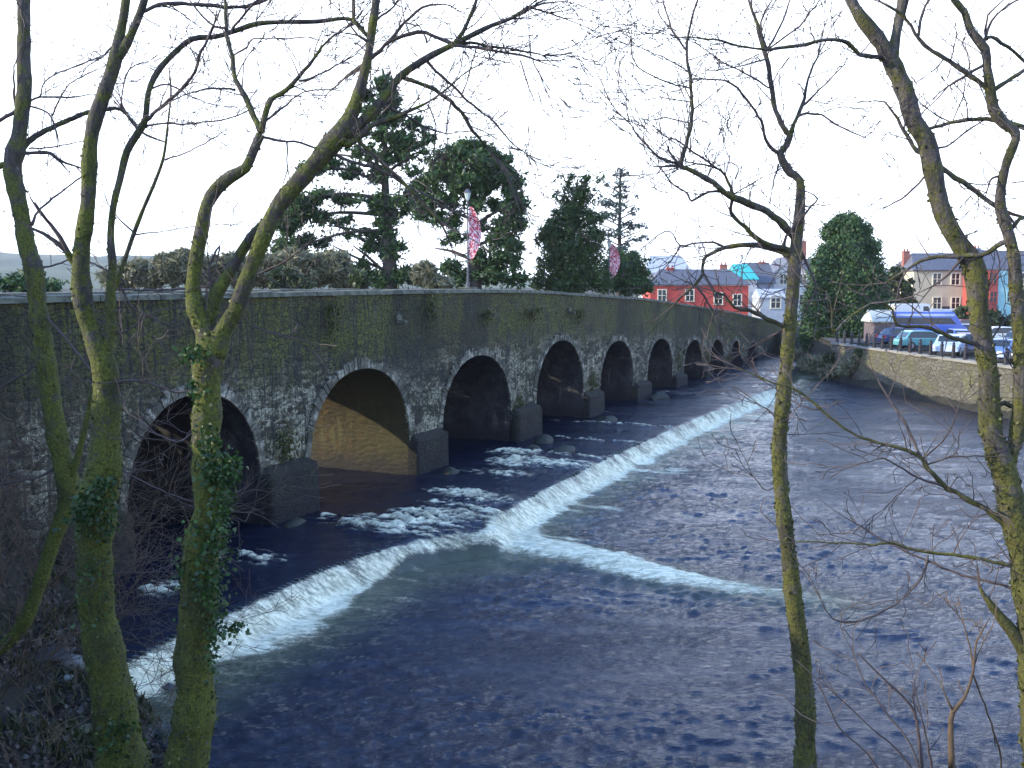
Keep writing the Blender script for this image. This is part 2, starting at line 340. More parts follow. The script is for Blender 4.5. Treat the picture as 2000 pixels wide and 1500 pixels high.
flow = np.array([.90, -.43]); across = np.array([.43, .90])
fa = Xw*flow[0]+Yw*flow[1]; fc = Xw*across[0]+Yw*across[1]
wx = Xw+1.2*fbm(Xw*.4, Yw*.4, 2, 4); wy = Yw+1.0*fbm(Xw*.35+9, Yw*.5, 2, 14)
mod_ = .55+1.0*sstep(.3, .7, fbm(fa*.12+.3*fbm(fc*.3, fa*.2, 2, 1), fc*.22, 3, 66))
wv = mod_*((fbm(wy*2.0+.5*wx, wx*.75, 3, 21)-.5)*.09+(fbm(wy*4.4-1.3*wx, wx*1.9, 3, 31)-.5)*.075+(fbm(wy*9+2.6*wx, wx*4.5, 2, 37)-.5)*.035)+(fbm(fa*.3, fc*.2, 2, 3)-.5)*.12
down = sstep(-.05, .85, d)
Zw = -WL*down + wv*(.55+.45*down)
# ridges
def px_line(P, z): return np.array([tuple(at_z(x, y, z).xy) for x, y in P])
SW = px_line([(930, 1058), (1000, 1060), (1060, 1068), (1150, 1088), (1250, 1113), (1330, 1130), (1400, 1142), (1520, 1158), (1600, 1168)], -WL+.1)
wd, ws, wa = pl_dist(Xw, Yw, SW); wfall = 1-sstep(6.0, 10.0, wa)*.5
wfall *= sstep(0, .4, wa+.01)*.5+.5
hw = (1.25-.085*np.minimum(wa, 9))*(.75+.5*fbm(wa*1.6, wa*0, 3, 5))
Zw += .2*np.exp(-(wd/(hw+.1))**2)*wfall*(sstep(-.2, 1, d))
nf = fbm(al*.9, bd*.5, 4, 41); stk = fbm(fc*2.2, fa*.45, 4, 55)
rightlimb = sstep(cr[12][1]-.6, cr[12][1]+.8, Yw)
wid = .56*np.where(rightlimb > .5, 1.35+1.8*(stk-.1)+.004*np.maximum(Yw-28, 0), 1.5+2.2*(nf-.25)+.2)
leftthin = sstep(3.5, 5.5, al); wid = wid*(.55+.45*leftthin)
lseg = (rightlimb < .5); wid = np.where(lseg, wid*(1.35-.95*sstep(-4.6, -2.6, Xw)), wid)
cusp = at_z(985, 1035, -.3); wid = wid+1.3*np.exp(-((Xw-cusp.x)**2+(Yw-cusp.y)**2)/.9)*(Yw > cusp.y-1.2)
F1 = sstep(-.02, .15, d)*(1-sstep(wid*.55, wid*1.25, d))
F1 = F1*(.5+.85*stk)*(.66+.5*np.exp(-((d-.85)/.42)**2)-.12*sstep(1.2, 2.2, d))
strk2 = sstep(.52, .72, stk)*sstep(0, 1, d)*(1-sstep(2.5, 5.5, d))*rightlimb*.62
F2 = np.exp(-(wd/hw)**4)*wfall*sstep(-.3, .3, d+.2)*.95
Fo = np.maximum(np.maximum(F1, strk2), F2)
spots = [(930, 1000, 1.2, .4, .7), (880, 1010, 1.6, .35, .7), (980, 925, 1.6, .4, .6), (1090, 905, 1.6, .5, .7), (1230, 830, 4, .25, .5), (760, 1035, 2.0, .3, .7), (850, 1010, 1.4, .5, .8), (640, 1010, .6, .3, .5), (520, 1100, .8, .2, .5), (940, 975, 1.0, .4, .6), (1180, 860, 4, .2, .5), (1000, 905, .9, .6, .8), (800, 1022, 1.5, .45, .8), (700, 1025, .8, .25, .6), (905, 965, 1.3, .4, .62), (1010, 885, 1.2, .5, .8), (1060, 905, 1.6, .5, .75), (1120, 890, 2.2, .3, .5), (490, 1088, .9, .3, .6), (325, 1150, .6, .35, .75), (240, 1050, .5, .3, .5), (870, 985, 1.0, .3, .5), (1110, 800, 3, .3, .45), (1300, 765, 5, .6, .3)]
for (px, py, ra, rb, am) in spots:
    p = at_z(px, py, 0); a_ = (Xw-p.x)*flow[0]+(Yw-p.y)*flow[1]; b_ = (Xw-p.x)*across[0]+(Yw-p.y)*across[1]
    g = np.exp(-(a_/(ra*1.25))**2-(b_/(rb*1.9))**2)*am*1.9*sstep(.22, .85, fbm(fc*7+px, fa*3.2, 4, 77))*(.5+fbm(fc*1.6, fa*.9+px, 3, 7))
    Fo = np.maximum(Fo, np.where(d < .1, g, 0)); Zw += np.where(d < .2, g*.1, 0)
for (px, py, ra, rb, am) in [(1520, 1156, .35, .18, 1.0), (1700, 1115, 2.5, .35, .38), (1010, 1120, 2, .3, .2)]:
    p = at_z(px, py, -WL); a_ = Xw-p.x; b_ = Yw-p.y
    Fo = np.maximum(Fo, np.exp(-(a_/ra)**2-(b_/rb)**2)*am)
Fo *= 1-.85*sstep(66, 80, Yw); Fo *= 1-sstep(-7.5, -8.1, Xw)*(Yw < 20.5)
# wake of weak foam drifting downstream
Fo = np.maximum(Fo, sstep(.5, .8, stk)*.42*sstep(-2.5, -.5, -np.abs(d-1.5))*down)
Zw += Fo*.05*fbm(Xw*5, Yw*5, 3, 8)
tb = np.exp(-(np.maximum(wd-.1, 0)/1.0)**2)*.9*(down)+(1-sstep(1.2, 3.2, d))*down*.9
M_w = NT('river_water'); t = M_w
fo = t.attr('foam'); tr = t.attr('turbid')
mv = t.map((1, 1, 1), (0, 0, R(25.3)))
mv2 = t.map((.62, 1.35, 1), (0, 0, R(25.3)))
fn = t.noise(4.5, 7, .78, t.map((.8, 1.9, 1), (0, 0, R(25.3)))); fn2 = t.noise(26, 4, .7)
mask = t.ramp(t.math('ADD', fo, t.math('MULTIPLY', t.math('SUBTRACT', t.math('ADD', t.math('MULTIPLY', fn, .65), t.math('MULTIPLY', fn2, .35)), .5), 1.7)), .28, .85)
body = t.mix(tr, (.005, .008, .022), (.075, .085, .045))
foamc = t.mix(t.ramp(fn, .38, .62), (.50, .50, .32), (1.0, .96, .68))
t.set('Base Color', t.mix(mask, body, foamc)); t.set('Roughness', t.ramp(mask, 0, 1, .07, .75)); t.set('IOR', 1.42)
w1 = t.noise(2.3, 5, .6, t.map((.6, 1.3, 1), (0, 0, R(8))), dist=.4); w2 = t.noise(7.5, 6, .68, t.map((.6, 1.3, 1), (0, 0, R(-8))), dist=.3)
w3 = t.noise(19, 4, .65, t.map((.55, 1.25, 1), (0, 0, R(12)))); hh = t.math('ADD', t.math('MULTIPLY', w1, .8), t.math('ADD', t.math('MULTIPLY', w2, .5), t.math('MULTIPLY', w3, .3)))
hh = t.math('ADD', hh, t.math('MULTIPLY', t.math('MULTIPLY', fn, mask), .7))
bn = t.bump(hh, 1.0, .095); slick = t.ramp(t.noise(.28, 4, .6, t.map((.45, 1.5, 1), (0, 0, R(14))), dist=1.2), 0.36, .62, .45, 1.1); t.L.new(slick, bn.node.inputs['Strength'])
M['water'] = t.m
tag(grid_mesh('water', Xw, Yw, Zw, M['water'], {'foam': np.clip(Fo, 0, 1.2), 'turbid': np.clip(tb, 0, 1)}), kind='structure')
t = NT('river_bed'); t.set('Base Color', (.012, .01, .008, 1))

# weir sill: a low concrete crest with a row of baffle stones, partly under the foam
weir = empty('weir', (0, 0, 0)); tag(weir, 'long low stepped weir crest crossing the river below the bridge under white falling water', 'weir')
t = NT('weir_concrete'); n = t.noise(6, 5, .7); t.set('Base Color', t.mix(t.ramp(n, .4, .6), (.03, .04, .035), (.12, .15, .13))); t.set('Roughness', .5); t.bump(n, .5, .03); M['weir'] = t.m
mb = MB(); sub = []
for i in range(len(cr)-1):
    for k in range(6): sub.append(cr[i]+(cr[i+1]-cr[i])*k/6)
sub.append(cr[-1]); sub = np.array(sub)
vs = []; fs = []
for i, p in enumerate(sub):
    tt = sub[min(i+1, len(sub)-1)]-sub[max(i-1, 0)]; tt /= np.linalg.norm(tt); nn = np.array([tt[1], -tt[0]])
    for o_, z_ in ((-.22, -.9), (-.22, -.035), (.0, -.03), (.14, -.14), (.5, -.9)): q = p+nn*o_; vs.append((q[0], q[1], z_))
for i in range(len(sub)-1):
    for k in range(4): fs.append((i*5+k, i*5+k+1, (i+1)*5+k+1, (i+1)*5+k))
mb.add(vs, fs); mb.build('sill', M['weir'], weir)
mb = MB(); acc = 0
for i in range(len(cr)-1):
    a, b = cr[i], cr[i+1]; ln = np.linalg.norm(b-a); k = 0
    if b[0] < -2.9 or (a[1] > 30.5 and a[1] < 45):
        n_ = int(ln/(.17 if b[0] < 0 else .3))
        ang = math.atan2(b[1]-a[1], b[0]-a[0])
        for k in range(n_):
            p = a+(b-a)*(k+.5)/n_; nn = np.array([(b-a)[1], -(b-a)[0]])/ln; p = p+nn*random.uniform(.03, .07)
            mb.box((p[0], p[1], -.03+random.uniform(-.015, .01)), (.075, .16, .1), Matrix.Rotation(ang+random.uniform(-.1, .1), 3, 'Z'), .8)
mb.build('baffle_row', M['weir'], weir, bevel=.01)

# ---------------------------------------------------------------- bridge
ARCH = [(-6.3, -1.3, 4.15), (1.1, 7.1, 4.22), (9.6, 15.9, 4.12), (18.7, 25.0, 4.3), (27.6, 33.5, 3.85), (36.4, 42.1, 3.55), (45.2, 50.4, 3.05), (52.9, 57.6, 2.75), (60.1, 64.3, 2.25), (67.4, 71.2, 1.7)]
TOPS = [(-40, 6.55), (-9.4, 6.8), (1, 6.87), (13, 6.92), (19, 6.86), (35.6, 6.32), (46, 5.75), (58.7, 5.02), (72, 4.0), (84.4, 3.1), (100, 3.0)]
def btop(s): return float(np.interp(s, [a for a, b in TOPS], [b for a, b in TOPS]))
_ss = np.linspace(-40, 100, 561); _tt = np.interp(_ss, [a for a, b in TOPS], [b for a, b in TOPS]); _k = np.hanning(41); _k /= _k.sum(); _tt = np.convolve(np.pad(_tt, 20, 'edge'), _k, 'valid')
def btop(s): return float(np.interp(s, _ss, _tt))
BW = 7.0
def bframe(name): return empty(name, tuple(BF), math.pi/2-BR)      # local x = along, y = upstream, z = up
bridge = bframe('stone_bridge'); tag(bridge, 'long old humpbacked stone bridge of many arches with mossy parapet across the river', 'bridge')
def arch_z(a, s):
    s0, s1, tp = a; c_ = (s0+s1)/2; hw_ = (s1-s0)/2; sp = min(1.7, tp*.5)-.25
    u = (s-c_)/hw_
    if abs(u) >= 1: return None
    return sp+(tp-sp)*(max(0, 1-abs(u)**2.15))**.5
S = set([-40, 100]); s = -40
while s < 100: S.add(round(s, 3)); s += .5
for a in ARCH:
    for k in range(33):
        u = -math.cos(math.pi*k/32); S.add(round((a[0]+a[1])/2+(a[1]-a[0])/2*u*.99999, 5))
S = sorted(S)
def zb(s):
    for a in ARCH:
        if a[0] <= s <= a[1]:
            z = arch_z(a, s)
            if z is not None: return z
    return -1.4
face = MB(); back = MB(); vaults = [MB() for _ in ARCH]; NV = 8
for si in range(len(S)-1):
    s0, s1 = S[si], S[si+1]
    if s1-s0 < 1e-6: continue
    mid = (s0+s1)/2; inside = any(a[0] < mid < a[1] for a in ARCH)
    if inside: z0, z1 = zb(s0+1e-5 if s0 < mid else s0), zb(s1-1e-5)
    else: z0 = z1 = -1.4
    t0, t1 = btop(s0)-.16, btop(s1)-.16
    for y_, mbb in ((0.0, face), (BW, back)):
        vs = []; at = []
        for k in range(NV+1):
            f_ = k/NV
            for (ss, zz, tt) in ((s0, z0, t0), (s1, z1, t1)):
                z_ = zz+(tt-zz)*f_
                wob = (.05*math.sin(ss*.9+z_*.7)+.03*math.sin(ss*2.7-z_*1.9)) if y_ == 0 else 0
                batter = .06*max(0, 4-z_)/4
                vs.append((ss, y_-wob*.6-batter if y_ == 0 else y_, z_)); at.append(tt-z_)
        fs = [(2*k, 2*k+1, 2*k+3, 2*k+2) for k in range(NV)]
        if y_ > 0: fs = [q[::-1] for q in fs]
        mbb.add(vs, fs, at)
    if inside: vaults[[k for k, a in enumerate(ARCH) if a[0] < mid < a[1]][0]].add([(s0, -.02, z0), (s1, -.02, z1), (s1, BW, z1), (s0, BW, z0)], [(0, 3, 2, 1)])
for ai, a in enumerate(ARCH):
    for ss, fl in ((a[0], 0), (a[1], 1)):
        zz = min(1.7, a[2]*.5)-.25
        q = [(ss, -.02, -1.4), (ss, BW, -1.4), (ss, BW, zz+.05), (ss, -.02, zz+.05)]; vaults[ai].add(q, [(0, 1, 2, 3) if fl == 0 else (3, 2, 1, 0)])
face.build('spandrel_wall', M['stone'], bridge, attr='dz')
back.build('rear_wall', M['stone'], bridge, attr='dz')
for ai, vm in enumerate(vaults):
    vo = vm.build('vault', M['vault'] if ai == 1 else M['vault_shaded_tone'], bridge)
    if ai == 1: vo['label'] = 'vault with golden sunlight painted into its stone'
# deck, rear face of parapets, coping
mb = MB()
for si in range(0, 280):
    s0 = -40+si*.5; s1 = s0+.5
    z0, z1 = btop(s0)-1.05, btop(s1)-1.05
    mb.add([(s0, .4, z0), (s1, .4, z1), (s1, BW-.4, z1), (s0, BW-.4, z0)], [(0, 1, 2, 3)])
mb.build('roadway', M['asphalt'], bridge)
for y_, fl in ((.4, 1), (BW-.4, 0)):
    mb = MB()
    for si in range(0, 280):
        s0 = -40+si*.5; s1 = s0+.5
        q = [(s0, y_, btop(s0)-1.1), (s1, y_, btop(s1)-1.1), (s1, y_, btop(s1)-.15), (s0, y_, btop(s0)-.15)]
        mb.add(q, [(3, 2, 1, 0) if fl else (0, 1, 2, 3)], [.9, .9, .1, .1])
    mb.build('parapet', M['stone'], bridge, attr='dz')
for (ya, yb) in ((-.07, .45), (BW-.45, BW+.06)):
    mb = MB(); s = -40.0
    while s < 99:
        ln = random.uniform(.7, 1.25); g = .012; s1 = min(s+ln, 100); y0_ = ya+random.uniform(-.02, .01); y1_ = yb
        b0, b1 = btop(s+g), btop(s1-g); dj = random.uniform(-.02, .015)
        P = [(s+g, y0_, b0-.16), (s1-g, y0_, b1-.16), (s1-g, y1_, b1-.16), (s+g, y1_, b0-.16), (s+g, y0_+.03, b0-.02+dj), (s1-g, y0_+.03, b1-.02+dj), (s1-g, y1_-.03, b1+dj), (s+g, y1_-.03, b0+dj)]
        mb.add(P, [(0, 3, 2, 1), (4, 5, 6, 7), (0, 1, 5, 4), (1, 2, 6, 5), (2, 3, 7, 6), (3, 0, 4, 7)]); s = s1
    mb.build('coping', M['coping'], bridge)
# voussoir rings: rough thin stones
for a in ARCH:
    mb = MB(); c_ = (a[0]+a[1])/2; hw_ = (a[1]-a[0])/2; sp = min(1.7, a[2]*.5)-.25
    pts = []
    for k in range(241):
        th = math.pi*k/240; u = -math.cos(th); z_ = sp+(a[2]-sp)*(max(0, 1-abs(u)**2.15))**.5; pts.append(Vector((c_+hw_*u, 0, z_)))
    L_ = [0]
    for k in range(240): L_.append(L_[-1]+(pts[k+1]-pts[k]).length)
    pos = 0
    while pos < L_[-1]-.1:
        w_ = random.uniform(.11, .2); i0 = int(np.searchsorted(L_, pos)); i1 = min(240, int(np.searchsorted(L_, pos+w_)))
        if i1 <= i0: pos += w_+.012; continue
        p0, p1 = pts[i0], pts[i1]; tg = (p1-p0).normalized(); nr = Vector((-tg.z, 0, tg.x)); h_ = random.uniform(.22, .42); pr = random.uniform(.02, .045)
        q = [p0, p1, p1+nr*h_, p0+nr*h_]
        V_ = [(p.x, -pr-.05, p.z) for p in q]+[(p.x, .05, p.z) for p in q]
        mb.add(V_, [(0, 1, 2, 3), (0, 4, 5, 1), (1, 5, 6, 2), (2, 6, 7, 3), (3, 7, 4, 0)]); pos += w_+.014
    mb.build('arch_ring', M['voussoir'], bridge)
# cutwaters
edges = [(ARCH[i][1], ARCH[i+1][0]) for i in range(len(ARCH)-1)]
edges = [(-8.6, ARCH[0][0])]+edges
for i, (e0, e1) in enumerate(edges):
    mb = MB(); zt = [1.4, 1.5, 1.3, 1.35, 1.15, .9, .7, .6, .45, .35][i]; pj = [.35, .45, .42, .45, .4, .4, .4, .4, .35, .3][i]
    m_ = (e0+e1)/2; n_ = 7
    out = [(e0-.03, -.04), (e0+.0, -pj*.9), (e0+.14, -pj), (e1-.14, -pj), (e1, -pj*.9), (e1+.03, -.04)]
    lv = [(-1.4, 1.0), (zt-.12, .98), (zt, .94)]
    vs = []
    for z_, k_ in lv:
        for (x_, y_) in out: vs.append((m_+(x_-m_)*k_+random.uniform(-.04, .04), y_*k_+random.uniform(-.04, .04), z_+(random.uniform(-.08, .05) if z_ > 0 else 0)))
    k = len(out); fs = []
    for l_ in range(2):
        for j in range(k-1): fs.append((l_*k+j, l_*k+j+1, (l_+1)*k+j+1, (l_+1)*k+j))
    vs += [(m_+(x_-m_)*.8, -.03, zt+.22) for x_ in (e0, e1)]; q = 3*k
    fs += [(2*k, 2*k+1, q), (2*k+1, 2*k+2, q), (2*k+2, 2*k+3, q+1, q), (2*k+3, 2*k+4, q+1), (2*k+4, 2*k+5, q+1)]
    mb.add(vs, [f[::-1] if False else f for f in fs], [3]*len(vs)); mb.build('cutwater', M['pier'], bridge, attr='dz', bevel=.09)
# drain spouts
for s_, dz_ in ((6.5, 1.05), (13.8, 1.0), (23, .95)):
    mb = MB(); mb.box((s_, -.16, btop(s_)-dz_-.1), (.16, .36, .12)); mb.box((s_, -.02, btop(s_)-dz_), (.34, .1, .3)); mb.build('drain_spout', M['coping'], bridge, bevel=.01)

# ---------------------------------------------------------------- traced bare trees (each limb a tube in 3D)
def smooth_path(P, W, step=.12):
    n = len(P)
    if n == 2: P = [P[0], (P[0]+P[1])/2, P[1]]; W = [W[0], (W[0]+W[1])/2, W[1]]; n = 3
    out = []; ow = []
    for i in range(n-1):
        p0 = P[max(i-1, 0)]; p1 = P[i]; p2 = P[i+1]; p3 = P[min(i+2, n-1)]
        k = max(2, min(14, int((p2-p1).length/step)+1))
        for j in range(k):
            u = j/k; u2 = u*u; u3 = u2*u
            out.append(.5*((2*p1)+(p2-p0)*u+(2*p0-5*p1+4*p2-p3)*u2+(3*p1-p0-3*p2+p3)*u3)); ow.append(W[i]+(W[i+1]-W[i])*u)
    out.append(P[-1]); ow.append(W[-1]); return out, ow
def rvec():
    return Vector((random.gauss(0, 1), random.gauss(0, 1), random.gauss(0, 1))).normalized()
def twig(mb, p, d, ln, r, depth, droop=0.0):
    """a crooked twig that forks"""
    n = max(3, int(ln/.12)); n = min(n, 8); pts = [p]; rad = [r]; q = p.copy(); dd = d.normalized(); forks = []
    for i in range(n):
        dd = (dd+rvec()*.23+Vector((0, 0, .05-droop))).normalized(); q = q+dd*(ln/n); pts.append(q.copy()); rad.append(max(.0038, r*(1-.75*(i+1)/n)))
        if depth > 0 and i >= 1 and random.random() < .62: forks.append((q.copy(), (dd+rvec()*.85).normalized(), rad[-1]))
    mb.tube(pts, rad, 3, cap=False)
    for (fp, fd, fr) in forks: twig(mb, fp, fd, ln*random.uniform(.35, .65), max(.0038, fr*.8), depth-1, droop)
def traced_tree(name, label, cat, D, trunks, branches, bmat, tmat, group=None, tw=1.0, spread=.45, seed=1, thin=14, wmul=1.0, tlen=.8, extra_twigs=None, mossm=None):
    random.seed(seed)
    x, y, w_ = trunks[0][0][:3]; base = at_depth(x, y, D)
    # carry the first trunk down into the ground
    root = empty(name, (base.x, base.y, gh(base.x, base.y))); tag(root, label, cat, group)
    inv = -Vector(root.location); nodes = []; tmb = MB(); twigs = MB(); idx = 0; mossC = []
    def place(path, depth0=None, slope=0.0):
        acc = 0; P = []; W = []; lx = ly = None
        for q in path:
            if lx is not None: acc += math.hypot(q[0]-lx, q[1]-ly)*D/FPX
            lx, ly = q[0], q[1]; dep = depth0+slope*acc
            P.append(at_depth(q[0], q[1], dep)); W.append(q[2]*wmul/2*dep/FPX)
        return P, W
    for ti, tr_ in enumerate(trunks):
        if ti == 0: d0 = D
        else:
            q = tr_[0]; d0 = min(nodes, key=lambda nn: (nn[0]-q[0])**2+(nn[1]-q[1])**2)[2]
        sl = 0 if ti == 0 else random.uniform(-.12, .12)
        P, W = place(tr_, d0, sl)
        if ti == 0:
            g = Vector((P[0].x-(P[1].x-P[0].x)*.2, P[0].y, min(root.location.z, P[0].z-.3)-.25)); 
            if P[0].z-g.z > .1: P = [g, (g+P[0])/2]+P; W = [W[0]*1.5, W[0]*1.15]+W
        Ps, Ws = smooth_path(P, W, .1)
        for i_, p_ in enumerate(Ps): nodes.append((1000+FPX*p_.x/p_.y*1.0, 0, p_.y))
        # pixel bookkeeping uses the traced points
        for k_ in range(len(tr_)): nodes.append((tr_[k_][0], tr_[k_][1], d0+sl*sum(math.hypot(tr_[j+1][0]-tr_[j][0], tr_[j+1][1]-tr_[j][1]) for j in range(k_))*D/FPX))
        nodes = [nn for nn in nodes if nn[1] != 0 or nn in []]
        Wn = [r_*(1+.05*math.sin(i_*.9+ti)+random.uniform(-.07, .07)) for i_, r_ in enumerate(Ws)]
        m_ = MB(); m_.tube([p+inv for p in Ps], Wn, 14)
        if ti < 3:
            for i_ in range(2, len(Ps)-1):
                pz = Ps[i_].z; cnt = int(Wn[i_]*150*max(0.0, 1-max(0, pz-5.0)/4.5))
                for _ in range(cnt):
                    v_ = rvec(); tg_ = (Ps[i_+1]-Ps[i_]); tg_ = tg_.normalized() if tg_.length > 1e-6 else Vector((0, 0, 1)); v_ = v_-tg_*v_.dot(tg_)
                    if v_.length > .1: mossC.append(Ps[i_]+inv+v_.normalized()*Wn[i_]*random.uniform(.97, 1.05)+tg_*random.uniform(-.05, .05))
        # knots
        for k_ in range(max(1, len(Ps)//22)):
            i_ = random.randrange(2, len(Ps)-2); dv = rvec(); dv.z *= .2; m_.tube([Ps[i_]+inv, Ps[i_]+inv+dv*Wn[i_]*1.25], [Wn[i_]*.55, Wn[i_]*.2], 7)
        o = m_.build('trunk', bmat, root, smooth=True)
        if ti == 0: pass
        for i_ in range(3, len(Ps)):
            if Ws[i_]*2*FPX/D < thin*2.2 and random.random() < .10*tw:
                twig(twigs, Ps[i_]+inv, (rvec()+Vector((0, 0, .3))).normalized(), random.uniform(.3, .9)*tlen, .006, 2)
    for br in branches:
        q = br[0]; d0 = min(nodes, key=lambda nn: (nn[0]-q[0])**2+(nn[1]-q[1])**2)[2]
        sl = random.uniform(-spread, spread)
        P, W = place(br, d0, sl); acc = 0
        for k_ in range(len(br)):
            if k_: acc += math.hypot(br[k_][0]-br[k_-1][0], br[k_][1]-br[k_-1][1])*D/FPX
            nodes.append((br[k_][0], br[k_][1], d0+sl*acc))
        Ps, Ws = smooth_path(P, W, .08)
        Wn = [max(.0052, r_*(1+random.uniform(-.14, .14))) for r_ in Ws]
        Ps = [p+rvec()*.006 if 0 < i_ < len(Ps)-1 else p for i_, p in enumerate(Ps)]
        big = max(b_[2] for b_ in br) >= 5
        (MB() if False else None)
        m_ = MB(); m_.tube([p+inv for p in Ps], Wn, 8 if big else 5); m_.build('branch', bmat if max(b_[2] for b_ in br) > 8 else tmat, root, smooth=True)
        for i_ in range(2, len(Ps)):
            px_w = Ws[i_]*2*FPX/D
            if px_w < thin and random.random() < .34*tw:
                tg = (Ps[i_]-Ps[i_-1]).normalized(); dv = (tg*.7+rvec()*.9+Vector((0, 0, .15))).normalized()
                twig(twigs, Ps[i_]+inv, dv, random.uniform(.25, .85)*tlen, max(.003, min(.008, Ws[i_]*.5)), 2)
        tg = (Ps[-1]-Ps[-3]).normalized()
        for k_ in range(2): twig(twigs, Ps[-1]+inv, (tg+rvec()*.35).normalized(), random.uniform(.3, .8)*tlen, max(.003, Ws[-1]), 2)
    for e_ in (extra_twigs or []):
        (x_, y_, ang, n_) = e_
        d0 = min(nodes, key=lambda nn: (nn[0]-x_)**2+(nn[1]-y_)**2)[2]
        for k_ in range(n_):
            p = at_depth(x_, y_, d0)+inv; a_ = R(ang+random.uniform(-35, 35)); twig(twigs, p, Vector((math.cos(a_), random.uniform(-.5, .5), math.sin(a_))), random.uniform(.5, 1.1)*tlen, .006, 3)
    if mossC and w_ > 25: tag(quads_mesh('moss', leafquads(np.array([tuple(c_) for c_ in mossC]), .028, 1.5, updir=np.array([0, 0, -.5])), mossm or M['moss_tuft'], root), kind='stuff')
    if twigs.v: tag(twigs.build('twigs', tmat, root), kind='stuff')
    return root

T1t = [[(-40, 1300, 34), (5, 1262, 30), (44, 1221, 29), (77, 1141, 29), (106, 1053, 31), (126, 1000, 36), (133, 960, 42), (128, 920, 44), (115, 867, 42), (100, 780, 40), (86, 675, 38), (76, 620, 38), (66, 528, 37), (52, 480, 36), (44, 432, 34), (34, 384, 34), (24, 332, 36), (30, 296, 38), (36, 272, 30), (42, 224, 28), (48, 168, 30), (46, 120, 27), (47, 60, 26), (46, 0, 25), (45, -60, 22)]]
T2c = [[(128, 985, 22), (134, 950, 16), (154, 885, 13), (175, 797, 12), (192, 710, 11), (206, 640, 11), (218, 580, 11), (236, 530, 10), (260, 460, 9), (280, 408, 8), (304, 352, 7), (320, 304, 6), (328, 240, 4), (334, 180, 4), (330, 132, 2)]]
T1b = [[(30, 318, 16), (48, 284, 14), (80, 260, 12), (144, 230, 10), (180, 218, 9), (224, 212, 8), (244, 220, 7), (268, 252, 5)],
 [(28, 315, 14), (0, 325, 13), (-40, 338, 12)], [(40, 210, 8), (0, 236, 7), (-40, 262, 6)], [(30, 208, 5), (28, 180, 5), (27, 130, 3)], [(32, 300, 8), (60, 298, 8), (95, 298, 8), (108, 307, 7)],
 [(62, 440, 8), (70, 420, 5), (80, 408, 4), (112, 380, 4), (156, 348, 3)], [(56, 200, 5), (80, 190, 4), (130, 190, 4), (180, 185, 2)], [(78, 190, 4), (88, 160, 3), (120, 140, 3), (160, 125, 3), (216, 100, 2)],
 [(60, 208, 4), (92, 220, 4), (106, 242, 4)], [(102, 226, 4), (128, 172, 3), (160, 150, 3), (200, 132, 2)], [(56, 290, 4), (100, 288, 3), (165, 274, 2)],
 [(60, 520, 5), (100, 520, 4), (150, 505, 3), (215, 530, 3)], [(90, 700, 5), (30, 740, 4), (-20, 770, 3)], [(80, 610, 5), (110, 640, 5), (160, 700, 4), (190, 740, 3)], [(122, 900, 6), (80, 930, 5), (30, 940, 4), (-20, 950, 3)]]
T2d = [[(232, 566, 5), (320, 566, 5), (400, 560, 5), (452, 552, 5), (512, 532, 4), (560, 508, 4), (600, 480, 3)], [(318, 312, 4), (360, 300, 3), (400, 280, 3), (440, 255, 2)], [(262, 455, 4), (236, 430, 3), (212, 400, 2)], [(262, 458, 4), (320, 452, 2), (380, 442, 2), (460, 438, 2)], [(236, 560, 5), (260, 600, 4), (300, 620, 3)]]
T1t += T2c; T1b += T2d
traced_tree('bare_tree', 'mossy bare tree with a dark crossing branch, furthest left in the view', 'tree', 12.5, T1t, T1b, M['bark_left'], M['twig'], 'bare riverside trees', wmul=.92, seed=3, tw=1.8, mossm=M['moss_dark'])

T2t = [[(242, 1560, 120), (238, 1500, 112), (227, 1408, 98), (216, 1335, 88), (202, 1262, 80), (191, 1207, 78), (185, 1115, 77), (187, 1023, 82), (192, 960, 88), (203, 920, 78), (206, 850, 64), (208, 780, 58), (204, 717, 55), (182, 657, 42), (165, 605, 38), (158, 540, 40), (160, 480, 33), (166, 440, 32), (172, 392, 32), (174, 340, 31), (176, 288, 32), (184, 240, 30), (200, 192, 30), (216, 148, 30), (226, 112, 29), (232, 80, 22), (240, 40, 20), (246, 0, 18), (250, -50, 16)],
 [(226, 118, 20), (248, 84, 19), (268, 40, 17), (282, 0, 15), (292, -50, 12)],
 [(206, 705, 30), (216, 640, 22), (216, 560, 20), (220, 520, 18), (216, 460, 14), (222, 400, 14), (234, 352, 14), (248, 296, 16), (272, 256, 16), (284, 232, 13), (290, 180, 12), (308, 140, 12), (340, 104, 12), (376, 76, 11), (420, 72, 10), (460, 60, 11), (504, 46, 10), (560, 43, 9), (620, 42, 9), (672, 36, 8), (696, 44, 7), (712, 62, 6)]]
